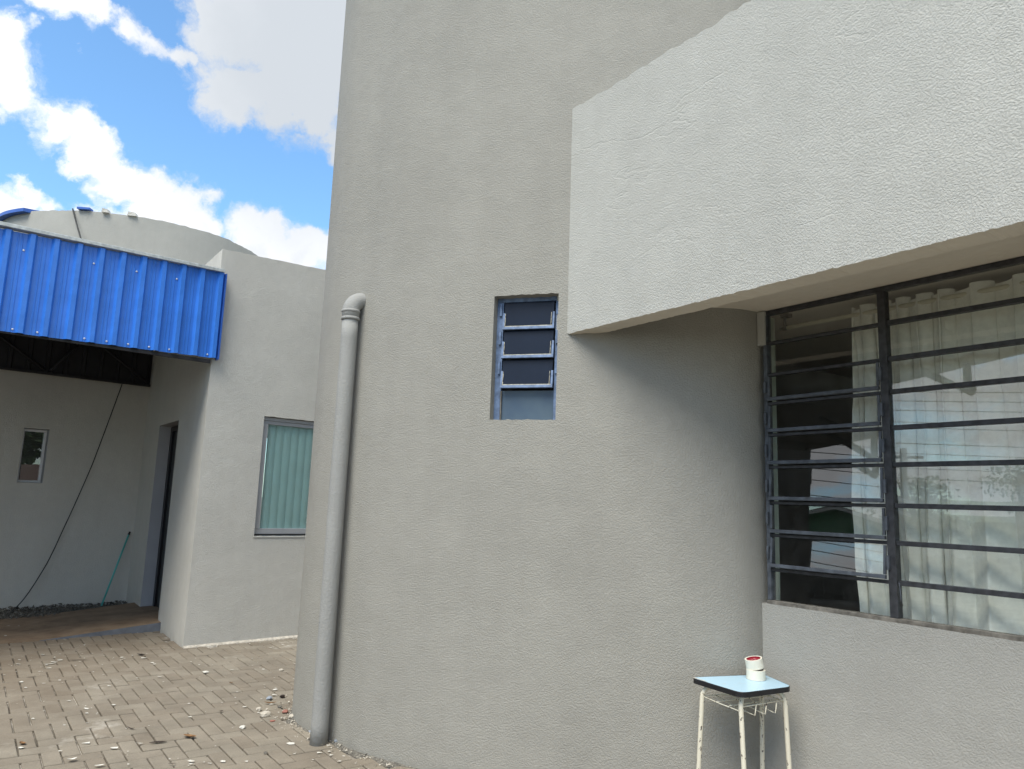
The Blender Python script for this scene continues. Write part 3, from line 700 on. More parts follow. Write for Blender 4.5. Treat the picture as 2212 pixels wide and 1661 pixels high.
# ---- room contents
t = empty('curtain_rod', pw(.1, .13, 2.5), label='pale curtain rod with dark end bracket inside the long window', cat='curtain rod')
def sub(mb, name, m, p, bev=0., **k): return mb.build(name, m, p, bev, **k)
rr_ = MB(); rr_.tube([pw(.09, .15, 2.525), pw(3.3, .15, 2.525)], .011, 10); sub(rr_, 'rod', 'rod', t)
fb = MB(); fb.tube([pw(.045, .15, 2.525), pw(.088, .15, 2.525)], [.010, .016], 8); fb.tube([pw(.075, .15, 2.53), pw(.075, .15, 2.57), pw(.075, .15, 2.59)], .009, 8); fb.box(pw(.06, .13, 2.585), U1 * .05, -N1 * .04, (0, 0, .018)); sub(fb, 'bracket', 'black', t)
def curtain(name, s0, s1, n, amp, label, lean=0., zt=2.56, zb=.55, seed=1):
    bm = bmesh.new(); rg = random.Random(seed); cols_ = []
    NX = int((s1 - s0) / .012); NZ = 26
    for i in range(NX + 1):
        f = i / NX; s = s0 + (s1 - s0) * f; col_ = []
        for j in range(NZ + 1):
            h = j / NZ; z = zb + (zt - zb) * h
            ph = f * n * 2 * math.pi + .8 * noise.noise(Vector((f * n * .8, h * 1.2, seed)))
            a = amp * (.55 + .45 * (1 - h)) * (1 + .5 * noise.noise(Vector((f * n * .7, seed, h))))
            dd = .15 + a * math.sin(ph) + .012 * noise.noise(Vector((s * 14, z * 9, seed)))
            ss = s + lean * (1 - h) * (1 - f) + .018 * math.sin(2 * ph) * (.4 + .6 * h) + .02 * noise.noise(Vector((f * 5, h * 3, seed + 9)))
            zz_ = z + (.012 * math.cos(ph) if j == NZ else 0)
            col_.append(bm.verts.new(pw(ss, dd, zz_)))
        cols_.append(col_)
    for i in range(NX):
        for j in range(NZ):
            f_ = bm.faces.new((cols_[i][j], cols_[i + 1][j], cols_[i + 1][j + 1], cols_[i][j + 1])); f_.smooth = True
    me = bpy.data.meshes.new(name); bm.to_mesh(me); bm.free()
    return link(name, me, None, 'curtain', label=label, cat='curtain', group='curtains inside the long window')
curtain('curtain', .46, .95, 5.2, .036, 'gathered cream curtain hanging across the mullion beside the dark gap of the long window', .0, seed=2)
curtain('curtain', .93, 3.25, 13, .046, 'wide cream eyelet curtain filling the right half of the long window', seed=5)

# ================================================================== ANNEX (left building)
annex = empty('annex_building', B0, label='pale textured annex with a recessed dark door and a blind covered window', cat='building')
fr = [0, .608, 1.95, 3.4]
fpts = poly_dense([pa(0, 0), pa(0, .608)], .03)[:-1]; n1 = len(fpts)
fpts += poly_dense([pa(0, .608), pa(0, 1.95)], .03)[:-1]; n2 = len(fpts)
fpts += poly_dense([pa(0, 1.95), pa(0, 4.0)], .05)
def antop(i, p):
    t = (Vector((p.x, p.y, 0)) - B0).dot(U2)
    return min(t, 1.2) * .045 + noise.noise(Vector((p.x * 12, p.y * 12, 0))) * .006
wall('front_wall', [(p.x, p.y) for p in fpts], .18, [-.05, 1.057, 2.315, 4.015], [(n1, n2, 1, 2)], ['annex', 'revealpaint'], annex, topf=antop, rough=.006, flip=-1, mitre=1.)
dpts = poly_dense([pa(0.002, 0), pa(1.2, 0)], .04)[:-1]; m1 = len(dpts)
dpts += poly_dense([pa(1.2, 0), pa(2.24, 0)], .08)[:-1]; m2 = len(dpts)
dpts += poly_dense([pa(2.24, 0), pa(3.6, 0)], .08)
wall('door_wall', [(p.x, p.y) for p in dpts], .30, [-.05, 2.292, 4.013], [(m1, m2, 0, 1)], ['annex', 'revealpaint'], annex, reveal=1, flip=1, mitre=1.)
rfm = MB(); rfm.prism([tuple(pa(s, t)[:2]) for s, t in ((.1, .1), (.1, 4), (3.6, 4), (3.6, .1))], 3.6, 3.7); rfm.build('roof', 'annex', annex)
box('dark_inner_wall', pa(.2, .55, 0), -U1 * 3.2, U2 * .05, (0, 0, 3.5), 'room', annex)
d_ = MB(); d_.box(pa(1.2, .16, .11), -U1 * 1.04, U2 * .06, (0, 0, 2.17)); door = d_.build('door', 'door', annex, .002)
d_ = MB()
d_.box(pa(1.20, .135, .11), -U1 * .06, U2 * .024, (0, 0, 2.17)); d_.box(pa(2.12, .135, .11), -U1 * .12, U2 * .024, (0, 0, 2.17)); d_.box(pa(1.26, .135, 2.22), -U1 * .86, U2 * .024, (0, 0, .06))
x = d_.build('door_frame', 'doorframe', annex)
d_ = MB(); d_.tube([pa(1.36, .10, 1.10), pa(1.36, .10, 1.22)], .012, 8); x = d_.build('door_handle', 'alu', annex)
# annex window: aluminium frame and glass; the blinds behind hang as a thing
aw = empty('annex_window', pa(0, .608, 1.06)); aw.parent = annex; aw.matrix_parent_inverse = Matrix.Translation(-B0)
def abx(name, t0, t1, d0, d1, z0, z1, m, bev=.002):
    b = MB(); b.box(pa(0, t0, z0) - N2 * d0, U2 * (t1 - t0), -N2 * (d1 - d0), (0, 0, z1 - z0)); o = b.build(name, m, None, bev)
    o.parent = aw; o.matrix_parent_inverse = Matrix.Translation(-pa(0, .608, 1.06)); return o
abx('frame_head', .612, 1.946, .035, .085, 2.275, 2.309, 'alu'); abx('frame_head', .612, 1.946, .045, .09, 2.235, 2.273, 'alu')
abx('frame_sill', .612, 1.946, .045, .09, 1.078, 1.135, 'alu'); abx('frame_sill', .612, 1.946, .035, .10, 1.063, 1.077, 'black', 0)
abx('frame_side', .612, .672, .035, .09, 1.136, 2.234, 'alu'); abx('frame_side', 1.88, 1.946, .035, .09, 1.136, 2.234, 'alu'); abx('frame_side', 1.265, 1.30, .04, .085, 1.136, 2.234, 'alu')
abx('pane', .673, 1.264, .06, .065, 1.136, 2.234, 'glass', 0); abx('pane', 1.301, 1.879, .07, .075, 1.136, 2.234, 'glass', 0)
abx('sill_ledge', .60, 1.96, -.006, .03, 1.040, 1.056, 'pale', .003)
bl = empty('vertical_blind', pa(0, .66, 1.1) - N2 * .14, label='blue green vertical blind behind the aluminium framed annex window', cat='blind')
for k in range(13):
    t0 = .70 + k * .088
    a_ = R(-5); dr = U2 * math.cos(a_) - N2 * math.sin(a_)
    s_ = MB()
    o_ = pa(0, t0, 1.12) - N2 * .092
    bm_pts = [(o_ + dr * (.0925 * q / 6) + N2 * (.013 * math.sin(math.pi * q / 6))) for q in range(7)]
    for q in range(6):
        f_ = s_.face([bm_pts[q], bm_pts[q + 1], bm_pts[q + 1] + Vector((0, 0, 1.13)), bm_pts[q] + Vector((0, 0, 1.13))]); f_.smooth = True
    s_.build('slat', 'blind', bl)
box('head_rail', pa(0, .66, 2.25) - N2 * .10, U2 * 1.24, -N2 * .05, (0, 0, .04), 'whitealu', bl)

# ================================================================== REAR BUILDING: porch back wall and round volume
rear = empty('rear_building', W0, label='rear building with a round topped volume rising behind the blue canopy', cat='building')
def pb(t, z=0., n=0.): return W0 + U2 * t + N2 * n + Vector((0, 0, z))
wp = poly_dense([pb(-6), pb(-.189)], .1)[:-1]; k1 = len(wp)
wp += poly_dense([pb(-.189), pb(.083)], .05)[:-1]; k2 = len(wp)
wp += poly_dense([pb(.083), pb(1.2)], .06)
wall('porch_wall', [(p.x, p.y) for p in wp], .2, [-.05, 1.53, 2.196, 3.7], [(k1, k2, 1, 2)], ['annex', 'revealpaint'], rear, reveal=1, flip=-1)
RM = [(-6.6, 13.0), (-7.6, 12.2), (-8.0, 11.4), (-7.85, 10.85), (-7.53, 10.53), (-7.22, 10.35), (-6.84, 10.23), (-6.42, 10.18), (-6.09, 10.19), (-5.5, 10.33), (-4.96, 10.65), (-4.58, 11.08), (-4.42, 11.45), (-4.31, 11.86), (-4.25, 12.6), (-4.4, 13.6), (-5.4, 13.9), (-6.6, 13.0)]
rc = catmull([(a, b, 0) for a, b in RM], 8)
def rimf(i, p): return noise.noise(Vector((p.x * 5, p.y * 5, 0))) * .010 + noise.noise(Vector((p.x * 17, p.y * 17, 3))) * .012
wall('round_wall', [(p.x, p.y) for p in rc], .15, [2.5, 3.6, 5.4], [], 'rear', rear, topf=rimf, flip=-1)
rr2 = MB(); rr2.prism([(-6.1 + (p.x + 6.1) * .96, 12 + (p.y - 12) * .96) for p in rc[:-1]], 5.1, 5.2); rr2.build('round_roof', 'rear', rear)
bl_ = MB()
rp_ = [Vector((p.x, p.y, 5.41)) for p in rc]
seg = [p for p in rp_ if p.x < -7.0 and p.y < 11.3]
for a, b in zip(seg, seg[1:]):
    o1 = Vector((-.06, -.07, 0)); bl_.hexa([a + o1 + Vector((0, 0, -.03)), b + o1 + Vector((0, 0, -.03)), b + Vector((.2, .2, -.02)), a + Vector((.2, .2, -.02)), a + o1 + Vector((0, 0, .02)), b + o1 + Vector((0, 0, .02)), b + Vector((.2, .2, .05)), a + Vector((.2, .2, .05))])
bl_.build('roof_flashing', 'bluedark', rear)
tag(box('blue_chip', Vector((-6.28, 10.12, 5.41)), (.17, .02, 0), (0, .1, 0), (0, 0, .03), 'bluedark'), label='small blue sheet offcut lying on the round wall top', cat='offcut')
for (x_, y_, w_, l_) in ((-5.95, 10.16, .09, 'small grey mortar lump on the round wall top nearest the blue offcut'), (-5.63, 10.26, .12, 'flat grey mortar lump on the round wall top farthest from the blue offcut')):
    b = MB(); b.hexa([(x_, y_, 5.39), (x_ + w_, y_ + .02, 5.39), (x_ + w_, y_ + .1, 5.39), (x_, y_ + .1, 5.39), (x_ + .01, y_, 5.45), (x_ + w_ * .8, y_ + .02, 5.44), (x_ + w_ * .8, y_ + .1, 5.44), (x_ + .02, y_ + .1, 5.45)])
    tag(b.build('mortar_lump', 'annex'), label=l_, cat='rubble', group='mortar lumps on the round wall')
# small window
sw = empty('small_window', pb(-.189, 1.53)); sw.parent = rear; sw.matrix_parent_inverse = Matrix.Translation(-W0)
def sbx(name, t0, t1, d0, d1, z0, z1, m, bev=.002, yaw=0):
    b = MB(); b.box(pb(t0, z0, -d0), U2 * (t1 - t0), -N2 * (d1 - d0), (0, 0, z1 - z0)); o = b.build(name, m, None, bev)
    o.parent = sw; o.matrix_parent_inverse = Matrix.Translation(-pb(-.189, 1.53)); return o
sbx('frame_head', -.187, .081, .12, .17, 2.165, 2.194, 'whitealu'); sbx('frame_sill', -.187, .081, .12, .17, 1.532, 1.56, 'whitealu')
sbx('frame_side', -.187, -.158, .12, .17, 1.561, 2.164, 'whitealu'); sbx('frame_side', .052, .081, .12, .17, 1.561, 2.164, 'whitealu')
b = MB(); b.hexa([pb(-.157, 1.561, -.164), pb(.051, 1.561, -.118), pb(.051, 1.561, -.122), pb(-.157, 1.561, -.168), pb(-.157, 2.164, -.164), pb(.051, 2.164, -.118), pb(.051, 2.164, -.122), pb(-.157, 2.164, -.168)])
o = b.build('pane', M['smallglass'] if 'smallglass' in M else 'glass', None); o.parent = sw; o.matrix_parent_inverse = Matrix.Translation(-pb(-.189, 1.53))
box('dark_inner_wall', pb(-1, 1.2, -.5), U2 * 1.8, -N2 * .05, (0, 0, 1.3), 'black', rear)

# ================================================================== BLUE CANOPY
can = empty('metal_canopy', pa(0, 0, 2.8), label='blue corrugated metal canopy over the porch with a galvanised top edge', cat='canopy')
TL = -4.2
def zt_(t): return 3.745 + .027 * max(t, -2.5)
def zb_(t): return 2.842 + .024 * max(t, -2.5)
PIT = .185; t_end = .035
prof = [(0, 0), (.030, 0), (.033, .004), (.040, .004), (.043, 0), (.062, 0), (.065, .004), (.072, .004), (.075, 0), (.104, 0), (.124, .034), (.160, .034), (.180, 0)]
def fp(t, off, z): return pa(0, t, z) + N2 * (.045 + off)
nsheet = 0
t1 = t_end
front = []
while t1 > TL:
    t0 = t1 - PIT * 5 - .0
    b = MB(); pts = []
    for q in range(5):
        for (x_, h_) in prof: pts.append((t0 + q * PIT + x_, h_))
    pts.append((t1 + (.02 if nsheet else 0), .0))
    off = .0015 * (nsheet % 2)
    for (a, ha), (c, hc) in zip(pts, pts[1:]):
        wob = lambda t: .006 * noise.noise(Vector((t * 3, 1, 5)))
        b.face([fp(a, ha + off, zb_(a) + wob(a)), fp(c, hc + off, zb_(c) + wob(c)), fp(c, hc + off, zt_(c)), fp(a, ha + off, zt_(a))])
    so_ = b.build('metal_sheet', 'blue', can)
    sm = so_.modifiers.new('thickness', 'SOLIDIFY'); sm.thickness = .0012; sm.offset = 0
    front.append(so_)
    for q in range(5):
        if (q + nsheet) % 5 == 3: continue
        tt = t0 + q * PIT + .088
        for zsc in (zt_(tt) - .155, zb_(tt) + .03):
            if zsc > 3 and q % 3 == 1: continue
            s_ = MB(); s_.tube([fp(tt, .0, zsc), fp(tt, .006, zsc), fp(tt, .009, zsc)], [.010, .009, .004], 7); s_.build('screw', 'screw', can)
    t1 = t0; nsheet += 1
# bright lap pieces closing the valleys under the flashing
b = MB(); b.box(fp(TL, -.008, 3.715) , U2 * (t_end - TL - .01), N2 * .056, (0, 0, .045))
fl = MB()
fl.hexa([fp(TL, -.06, zt_(TL) + .0), fp(t_end - .02, -.06, zt_(0) + .001), fp(t_end - .02, .052, zt_(0) - .004), fp(TL, .052, zt_(TL) - .004), fp(TL, -.06, zt_(TL) + .035), fp(t_end - .02, -.06, zt_(0) + .036), fp(t_end - .02, .052, zt_(0) + .030), fp(TL, .052, zt_(TL) + .030)])
b.bm.free(); fl.build('flashing', 'galv', can, .003)
box('end_strip', fp(t_end - .002, -.04, 2.83), U2 * .012, N2 * .082, (0, 0, .905), 'bluedark', can)
# frame tubes, rear panel, roof sheet, truss
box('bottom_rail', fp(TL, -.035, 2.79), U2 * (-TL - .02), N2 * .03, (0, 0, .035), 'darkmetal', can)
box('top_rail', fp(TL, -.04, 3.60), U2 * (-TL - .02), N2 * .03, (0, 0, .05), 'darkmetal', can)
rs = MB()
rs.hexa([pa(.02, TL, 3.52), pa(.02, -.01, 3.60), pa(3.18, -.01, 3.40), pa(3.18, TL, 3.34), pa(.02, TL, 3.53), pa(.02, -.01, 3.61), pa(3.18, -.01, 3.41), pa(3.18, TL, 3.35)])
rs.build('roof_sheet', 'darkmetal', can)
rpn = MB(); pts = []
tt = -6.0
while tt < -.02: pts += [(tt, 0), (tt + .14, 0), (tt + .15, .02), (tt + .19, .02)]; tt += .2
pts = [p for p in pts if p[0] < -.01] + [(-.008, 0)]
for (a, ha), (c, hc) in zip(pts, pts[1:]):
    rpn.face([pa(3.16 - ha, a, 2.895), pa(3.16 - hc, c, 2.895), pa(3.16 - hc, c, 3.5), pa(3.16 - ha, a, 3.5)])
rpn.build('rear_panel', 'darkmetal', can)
box('rear_rail', pa(3.10, -6, 2.875), U2 * 5.99, -U1 * .05, (0, 0, .03), 'darkmetal', can)
for k in range(5):
    a = -.05 - k * 1.2
    tr = MB(); tr.tube([pa(3.07, a, 2.92), pa(3.07, a - .75, 3.42)], .018, 4); tr.build('truss_bar', 'darkmetal', can)
    tr = MB(); tr.tube([pa(3.07, a - .78, 3.42), pa(3.07, a - 1.15, 2.92)], .018, 4); tr.build('truss_bar', 'darkmetal', can)
# open end of the canopy far to the left: a post with two braces
for s_ in (.05, 3.1):
    tr = MB(); tr.box(pa(s_, TL + .02, 0), -U1 * .1, U2 * .1, (0, 0, 3.5)); tr.build('post', 'darkmetal', can)
for (a, c) in (((.1, TL + .1, 2.2), (.1, TL + 1.0, 2.8)), ((.1, TL + .1, 2.55), (.1, TL + .5, 2.8))):
    tr = MB(); tr.tube([pa(*a), pa(*c)], .03, 4); tr.build('brace', 'darkmetal', can)

# ================================================================== DRAINPIPE
dp = empty('drainpipe', (-1.105, 4.845, 0), label='grey painted drainpipe with a top elbow running down the round tower', cat='drainpipe')
pc = Vector((-1.105, 4.845, 0)); into = Vector((.70, .714, 0)).normalized(); rad = .056
p = MB(); lean = Vector((.012, .006, 0))
body = [pc + lean * (z / 2.6) + Vector((.0012 * noise.noise(Vector((z * 3, 0, 0))), .0012 * noise.noise(Vector((0, z * 3, 0))), z)) for z in [-.02 + i * .135 for i in range(21)]]
p.tube(body, rad - .003, 32); p.build('pipe', 'pipepaint', dp)
zc = 2.72; top = pc + lean + Vector((0, 0, zc))
el = MB(); arc = [top + Vector((0, 0, -.055)), top]
for k in range(1, 13):
    a = math.pi / 2 * k / 12; rad2 = .085
    arc.append(top + into * (rad2 - rad2 * math.cos(a)) + Vector((0, 0, rad2 * math.sin(a))))
arc += [arc[-1] + into * .03, arc[-1] + into * .12]
el.tube(arc, rad + .001, 32)
el.build('elbow', 'pipepaint', dp)
co_ = MB(); co_.tube([top + Vector((0, 0, -.062)), top + Vector((0, 0, -.056)), top + Vector((0, 0, -.046)), top + Vector((0, 0, -.040))], [rad + .001, rad + .006, rad + .006, rad + .001], 32)
co_.tube([top + Vector((0, 0, -.012)), top + Vector((0, 0, -.006)), top + Vector((0, 0, .004)), top + Vector((0, 0, .010))], [rad + .001, rad + .006, rad + .006, rad + .001], 32)
co_.build('collar', 'pipepaint', dp)

# ================================================================== CORNER TABLE
TZ = .67
TP = [(.936, 3.887), (1.104, 3.600), (1.402, 3.765), (1.352, 4.015)]
tb = empty('corner_table', (1.2, 3.82, 0), label='small trapezoid table with pale blue top and chipped cream legs in the wall corner', cat='table')
def rounded(poly, r, n=5):
    out = []; N_ = len(poly)
    for i in range(N_):
        a, b, c = (Vector(poly[i - 1]), Vector(poly[i]), Vector(poly[(i + 1) % N_]))
        p1 = b + (a - b).normalized() * r; p2 = b + (c - b).normalized() * r
        for k in range(n + 1):
            t = k / n; out.append(tuple(p1 * (1 - t) ** 2 + b * 2 * t * (1 - t) + p2 * t * t))
    return out
oc = Vector((sum(p[0] for p in TP) / 4, sum(p[1] for p in TP) / 4))
rp2 = rounded(TP, .045)
b = MB(); b.prism([tuple(oc + (Vector(p) - oc) * .988) for p in rp2], TZ - .018, TZ); b.build('tabletop', 'laminate', tb)
b = MB(); ring = [Vector(p) for p in rp2]; n_ = len(ring)
for i in range(n_):
    a, c = ring[i], ring[(i + 1) % n_]; ai, ci_ = oc + (a - oc) * .9885, oc + (c - oc) * .9885
    b.hexa([(a.x, a.y, TZ - .023), (c.x, c.y, TZ - .023), (ci_.x, ci_.y, TZ - .023), (ai.x, ai.y, TZ - .023), (a.x, a.y, TZ - .0015), (c.x, c.y, TZ - .0015), (ci_.x, ci_.y, TZ + .001), (ai.x, ai.y, TZ + .001)])
b.build('edge_band', 'rubber', tb)
cham = MB()
q0 = Vector((.948, 3.878, TZ + .0012))
for k in range(7):
    d0 = Vector((.170 * k / 22, -.285 * k / 22, 0)); w = .012 * (1 - k / 8) + .004 * math.sin(k * 5)
    cham.face([q0 + d0, q0 + d0 + Vector((.0075, -.0125, 0)), q0 + d0 + Vector((.0075, -.0125, 0)) + Vector((w, w * .3, 0)), q0 + d0 + Vector((w, w * .35, 0))])
cham.build('worn_corner', 'flake', tb)
legs = [((.985, 3.84), (-.03, .012)), ((1.118, 3.655), (.012, -.035)), ((1.368, 3.775), (.022, -.012)), ((1.315, 3.955), (.0, .01))]
for (lx, ly), (ox, oy) in legs:
    cdir = (oc - Vector((lx, ly))).normalized()
    bnd = [Vector((lx + cdir.x * .055, ly + cdir.y * .055, TZ - .028))]
    for k in range(1, 6):
        a = math.pi / 2 * k / 5; bnd.append(Vector((lx + cdir.x * .05 * (1 - math.sin(a)), ly + cdir.y * .05 * (1 - math.sin(a)), TZ - .028 - .055 * (1 - math.cos(a)))))
    bnd += [Vector((lx + ox * h, ly + oy * h, TZ - .083 - .58 * h)) for h in (.12, .5, .95)] + [Vector((lx + ox, ly + oy, .0))]
    b = MB(); b.tube(bnd, .0115, 12); lg = b.build('leg', 'chip', tb)
wr = MB(); zr = TZ - .075
A_, B_, C_, D_ = [Vector((l[0][0], l[0][1], zr)) for l in legs]
wr.tube([A_, A_.lerp(B_, .5) + Vector((0, 0, -.012)), B_ + Vector((0, 0, -.02))], .003, 6)
wr.tube([A_, D_], .0028, 6); wr.tube([D_, C_], .0028, 6); wr.tube([B_ + Vector((0, 0, .0)), C_ + Vector((0, 0, .01))], .003, 6)
for f_ in (.22, .45, .68):
    p1 = A_.lerp(D_, f_); p2 = B_.lerp(C_, f_) + Vector((0, 0, -.035)); p3 = B_.lerp(C_, f_) + Vector((.012, -.02, -.036)); p4 = B_.lerp(C_, f_ + .06) + Vector((.008, -.012, .006))
    wr.tube([p1, p1.lerp(p2, .5) + Vector((0, 0, -.006)), p2, p3, p4], .0027, 6)
for f_ in (.35, .7): wr.tube([A_.lerp(B_, f_) + Vector((0, 0, -.01)), D_.lerp(C_, f_)], .0026, 6)
wr.build('wire_shelf', 'chip', tb)
lr = MB(); lr.tube([legs[3][0] + (.12,), (1.345, 3.87, .085), legs[2][0] + (.11,)], .009, 8); lr.build('stretcher', 'chip', tb)
# masking tape rolls
def tape(base, ax, r, h, label, print_=False):
    t_ = empty('tape_roll', base, label=label, cat='tape', group='masking tape rolls on the corner table')
    q = Vector(ax).normalized().to_track_quat('Z', 'Y').to_matrix()
    def ring(mb, r0, r1, z0, z1, seg=40):
        for k in range(seg):
            a, c = 2 * math.pi * k / seg, 2 * math.pi * (k + 1) / seg
            P = lambda rr, an, z: Vector(base) + q @ Vector((rr * math.cos(an), rr * math.sin(an), z))
            for f4 in (((r1, z0), (r1, z1)), ((r1, z1), (r0, z1)), ((r0, z1), (r0, z0)), ((r0, z0), (r1, z0))):
                (ra, za), (rb_, zb2) = f4
                mb.face([P(ra, a, za), P(ra, c, za), P(rb_, c, zb2), P(rb_, a, zb2)])
    m1_ = MB(); ring(m1_, r - .008, r, 0, h); o_ = m1_.build('tape', 'tape', t_)
    m1_ = MB(); ring(m1_, r - .0105, r - .0082, .001, h - .001); m1_.build('core', 'tapered' if print_ else 'tape', t_)
    if print_:
        m1_ = MB()
        pts_ = [Vector(base) + q @ Vector(((r - .011) * math.cos(2 * math.pi * k / 32), (r - .011) * math.sin(2 * math.pi * k / 32), h - .006)) for k in range(32)]
        m1_.face(pts_); m1_.build('red_disc', 'tapered', t_)
        m1_ = MB()
        for (x0_, x1_, y0_, y1_) in ((-.012, .010, .004, .012), (-.014, .004, -.008, -.004), (.012, .020, -.012, .0)):
            m1_.face([Vector(base) + q @ Vector((x_, y_, h - .0052)) for x_, y_ in ((x0_, y0_), (x1_, y0_), (x1_, y1_), (x0_, y1_))])
        m1_.build('printed_label', 'tapelabel', t_)
tx, ty = 1.268, 3.895
tape((tx, ty, TZ + .001), (0, 0, 1), .046, .046, 'lower cream masking tape roll standing flat on the blue table')
tape((tx - .002, ty + .004, TZ + .0545), (-.20, -.06, 1), .043, .046, 'upper cream masking tape roll with red core tilted on the lower roll', True)

# ================================================================== CABLE AND HANDLE ON THE PORCH WALL
def cable_pts(a, b, sag, n=30, wob=.004):
    out = []
    for k in range(n + 1):
        f = k / n; p_ = Vector(a).lerp(Vector(b), f); p_.z -= sag * 4 * f * (1 - f)
        p_ += Vector((noise.noise(Vector((f * 9, 1, 2))), noise.noise(Vector((f * 9, 5, 2))), 0)) * wob; out.append(p_)
    return out
b = MB(); cp = [pb(.835, 2.87, .05), pb(.80, 2.70, .05), pb(.629, 1.933, .06), pb(.55, 1.62, .06), pb(.381, 1.044, .07), pb(.194, .482, .09), pb(-.07, .03, .12), pb(-.4, .015, .2)]
b.tube([v for v in catmull(cp, 8)], .0065, 6)
tag(b.build('cable', 'cable'), label='black cable hanging slackly down the porch wall to the ground', cat='cable')
b = MB(); b.tube([(-6.36, 10.16, 5.42), (-6.2, 10.08, 5.1), (-5.95, 9.9, 4.7), (-5.7, 9.6, 4.3), (-5.55, 9.3, 3.9)], .011, 6)
tag(b.build('cable', 'cable'), label='thin dark cable slanting down the round wall above the canopy', cat='cable')
for k, (z0_, z1_, l_) in enumerate(((5.25, 5.32, 'upper thin wire entering the picture beside the round wall edge'), (5.08, 4.98, 'lower thin wire entering the picture beside the round wall edge'))):
    b = MB(); b.tube([(-7.75, 10.8, z0_), (-14, 9.5, z1_ + .3)], .012, 5)
    tag(b.build('overhead_wire', 'cable'), label=l_, cat='wire', group='wires at the round wall')
bh = empty('broom_handle', pb(.877, 0, .16), label='teal broom handle leaning against the porch wall by the door wall', cat='broom handle')
b = MB(); b.tube([pb(.855, .03, .22), pb(1.13, .90, .03)], .0115, 10); b.build('handle', 'teal', bh)
b = MB(); b.tube([pb(1.13, .90, .03), pb(1.143, .94, .028)], [.014, .012], 10); b.build('end_cap', 'black', bh)

# ================================================================== DEBRIS ON THE PAVING
def gpt(px, py):      # bits are listed by plan position in metres
    return Vector((px, py, 0))
def lump(name, x_, y_, r, m, label, cat, h=.6, sx=1.3, seed=0, group=None):
    rg = random.Random(seed); bm = bmesh.new(); bmesh.ops.create_icosphere(bm, subdivisions=2, radius=1)
    for v in bm.verts:
        n_ = v.co.normalized(); k = 1 + .35 * noise.noise(n_ * 1.7 + Vector((seed * 3.1, 0, 0))) + .12 * noise.noise(n_ * 5 + Vector((seed, 0, 0)))
        v.co = Vector((n_.x * r * sx * k, n_.y * r * k, n_.z * r * h * k + r * h * .6))
    bmesh.ops.rotate(bm, verts=bm.verts, cent=(0, 0, 0), matrix=Matrix.Rotation(rg.uniform(0, 6), 3, 'Z'))
    me = bpy.data.meshes.new(name); bm.to_mesh(me); bm.free()
    o = link(name, me, None, m, label=label, cat=cat, group=group); o.location = (x_, y_, .002); return o
def leaf(name, x_, y_, L, w, m, label, rot, curl=.3, cat='leaf', group='fallen leaves on the paving'):
    bm = bmesh.new(); n_ = 8; l_, r_ = [], []
    c_, s_ = math.cos(rot), math.sin(rot); mid = []
    for k in range(n_ + 1):
        f = k / n_; ww = w * math.sin(math.pi * (f * .94 + .03)) ** .7; x0_ = (f - .5) * L; z_ = .004 + curl * L * (2 * f - 1) ** 2 * .4
        mid.append(bm.verts.new((x0_ * c_, x0_ * s_, z_)))
        l_.append(bm.verts.new((x0_ * c_ - ww * s_, x0_ * s_ + ww * c_, z_ + .35 * ww))); r_.append(bm.verts.new((x0_ * c_ + ww * s_, x0_ * s_ - ww * c_, z_ + .5 * ww)))
    for k in range(n_):
        bm.faces.new((mid[k], mid[k + 1], l_[k + 1], l_[k])); bm.faces.new((mid[k], r_[k], r_[k + 1], mid[k + 1]))
    me = bpy.data.meshes.new(name); bm.to_mesh(me); bm.free()
    o = link(name, me, None, m, label=label, cat=cat, group=group); o.location = (x_, y_, .002); return o
lump('stone', -1.604, 5.383, 0.032, 'stone', 'largest pale plaster chunk on the paving near the tower foot', 'stone', h=0.6, seed=1)
lump('stone', -1.689, 5.515, 0.018, 'stone', 'small greyish stone just behind the largest plaster chunk', 'stone', h=0.7, seed=2)
lump('stone', -1.658, 5.100, 0.019, 'flake', 'white pebble left of the largest plaster chunk', 'stone', h=0.6, seed=3)
lump('brick_shard', -1.496, 5.485, 0.021, 'redbrick', 'red brick shard beside the tower foot', 'brick shard', h=0.5, seed=4)
lump('brick_shard', -1.518, 5.266, 0.014, 'redbrick', 'small dull red shard between the plaster chunk and the tower', 'brick shard', h=0.4, seed=5)
lump('stone', -1.710, 5.808, 0.022, 'bluestone', 'blue grey chip beside the long dry leaf', 'stone', h=0.6, seed=6)
lump('stone', -1.413, 5.363, 0.024, 'stone', 'pale stone against the tower foot next to the red shard', 'stone', h=0.6, seed=7)
lump('clod', -1.632, 5.874, 0.017, 'darkleaf', 'black clod near the tower foot beyond the dry leaf', 'clod', h=0.7, seed=8)
lump('stone', -1.569, 5.601, 0.013, 'gravel', 'dark pebble between the dry leaf and the tower', 'stone', h=0.7, seed=9)
lump('stone', -1.748, 6.073, 0.014, 'flake', 'white chip farther back along the tower foot', 'stone', h=0.4, seed=10)
lump('stone', -1.897, 6.722, 0.016, 'stone', 'cream pebble farthest back beside the tower', 'stone', h=0.6, seed=11)
lump('plaster_scrap', -2.481, 6.554, 0.022, 'flake', 'white plaster scrap in the middle of the dusty patch', 'plaster scrap', h=0.4, seed=12)
lump('stone', -1.360, 4.637, 0.011, 'gravel', 'small grey pebble in the near right paving', 'stone', h=0.7, seed=13)
lump('stone', -0.986, 4.888, 0.026, 'bluestone', 'broken bluish lump behind the drainpipe foot', 'stone', h=0.8, seed=14)
lump('plaster_scrap', -1.193, 5.060, 0.022, 'bluestone', 'pale blue plaster scrap left of the drainpipe foot', 'plaster scrap', h=0.5, seed=15)
leaf('leaf', -1.664, 5.683, 0.085, 0.014, 'leaf', 'long curled tan leaf near the tower foot', 0.1, 0.3, 'leaf')
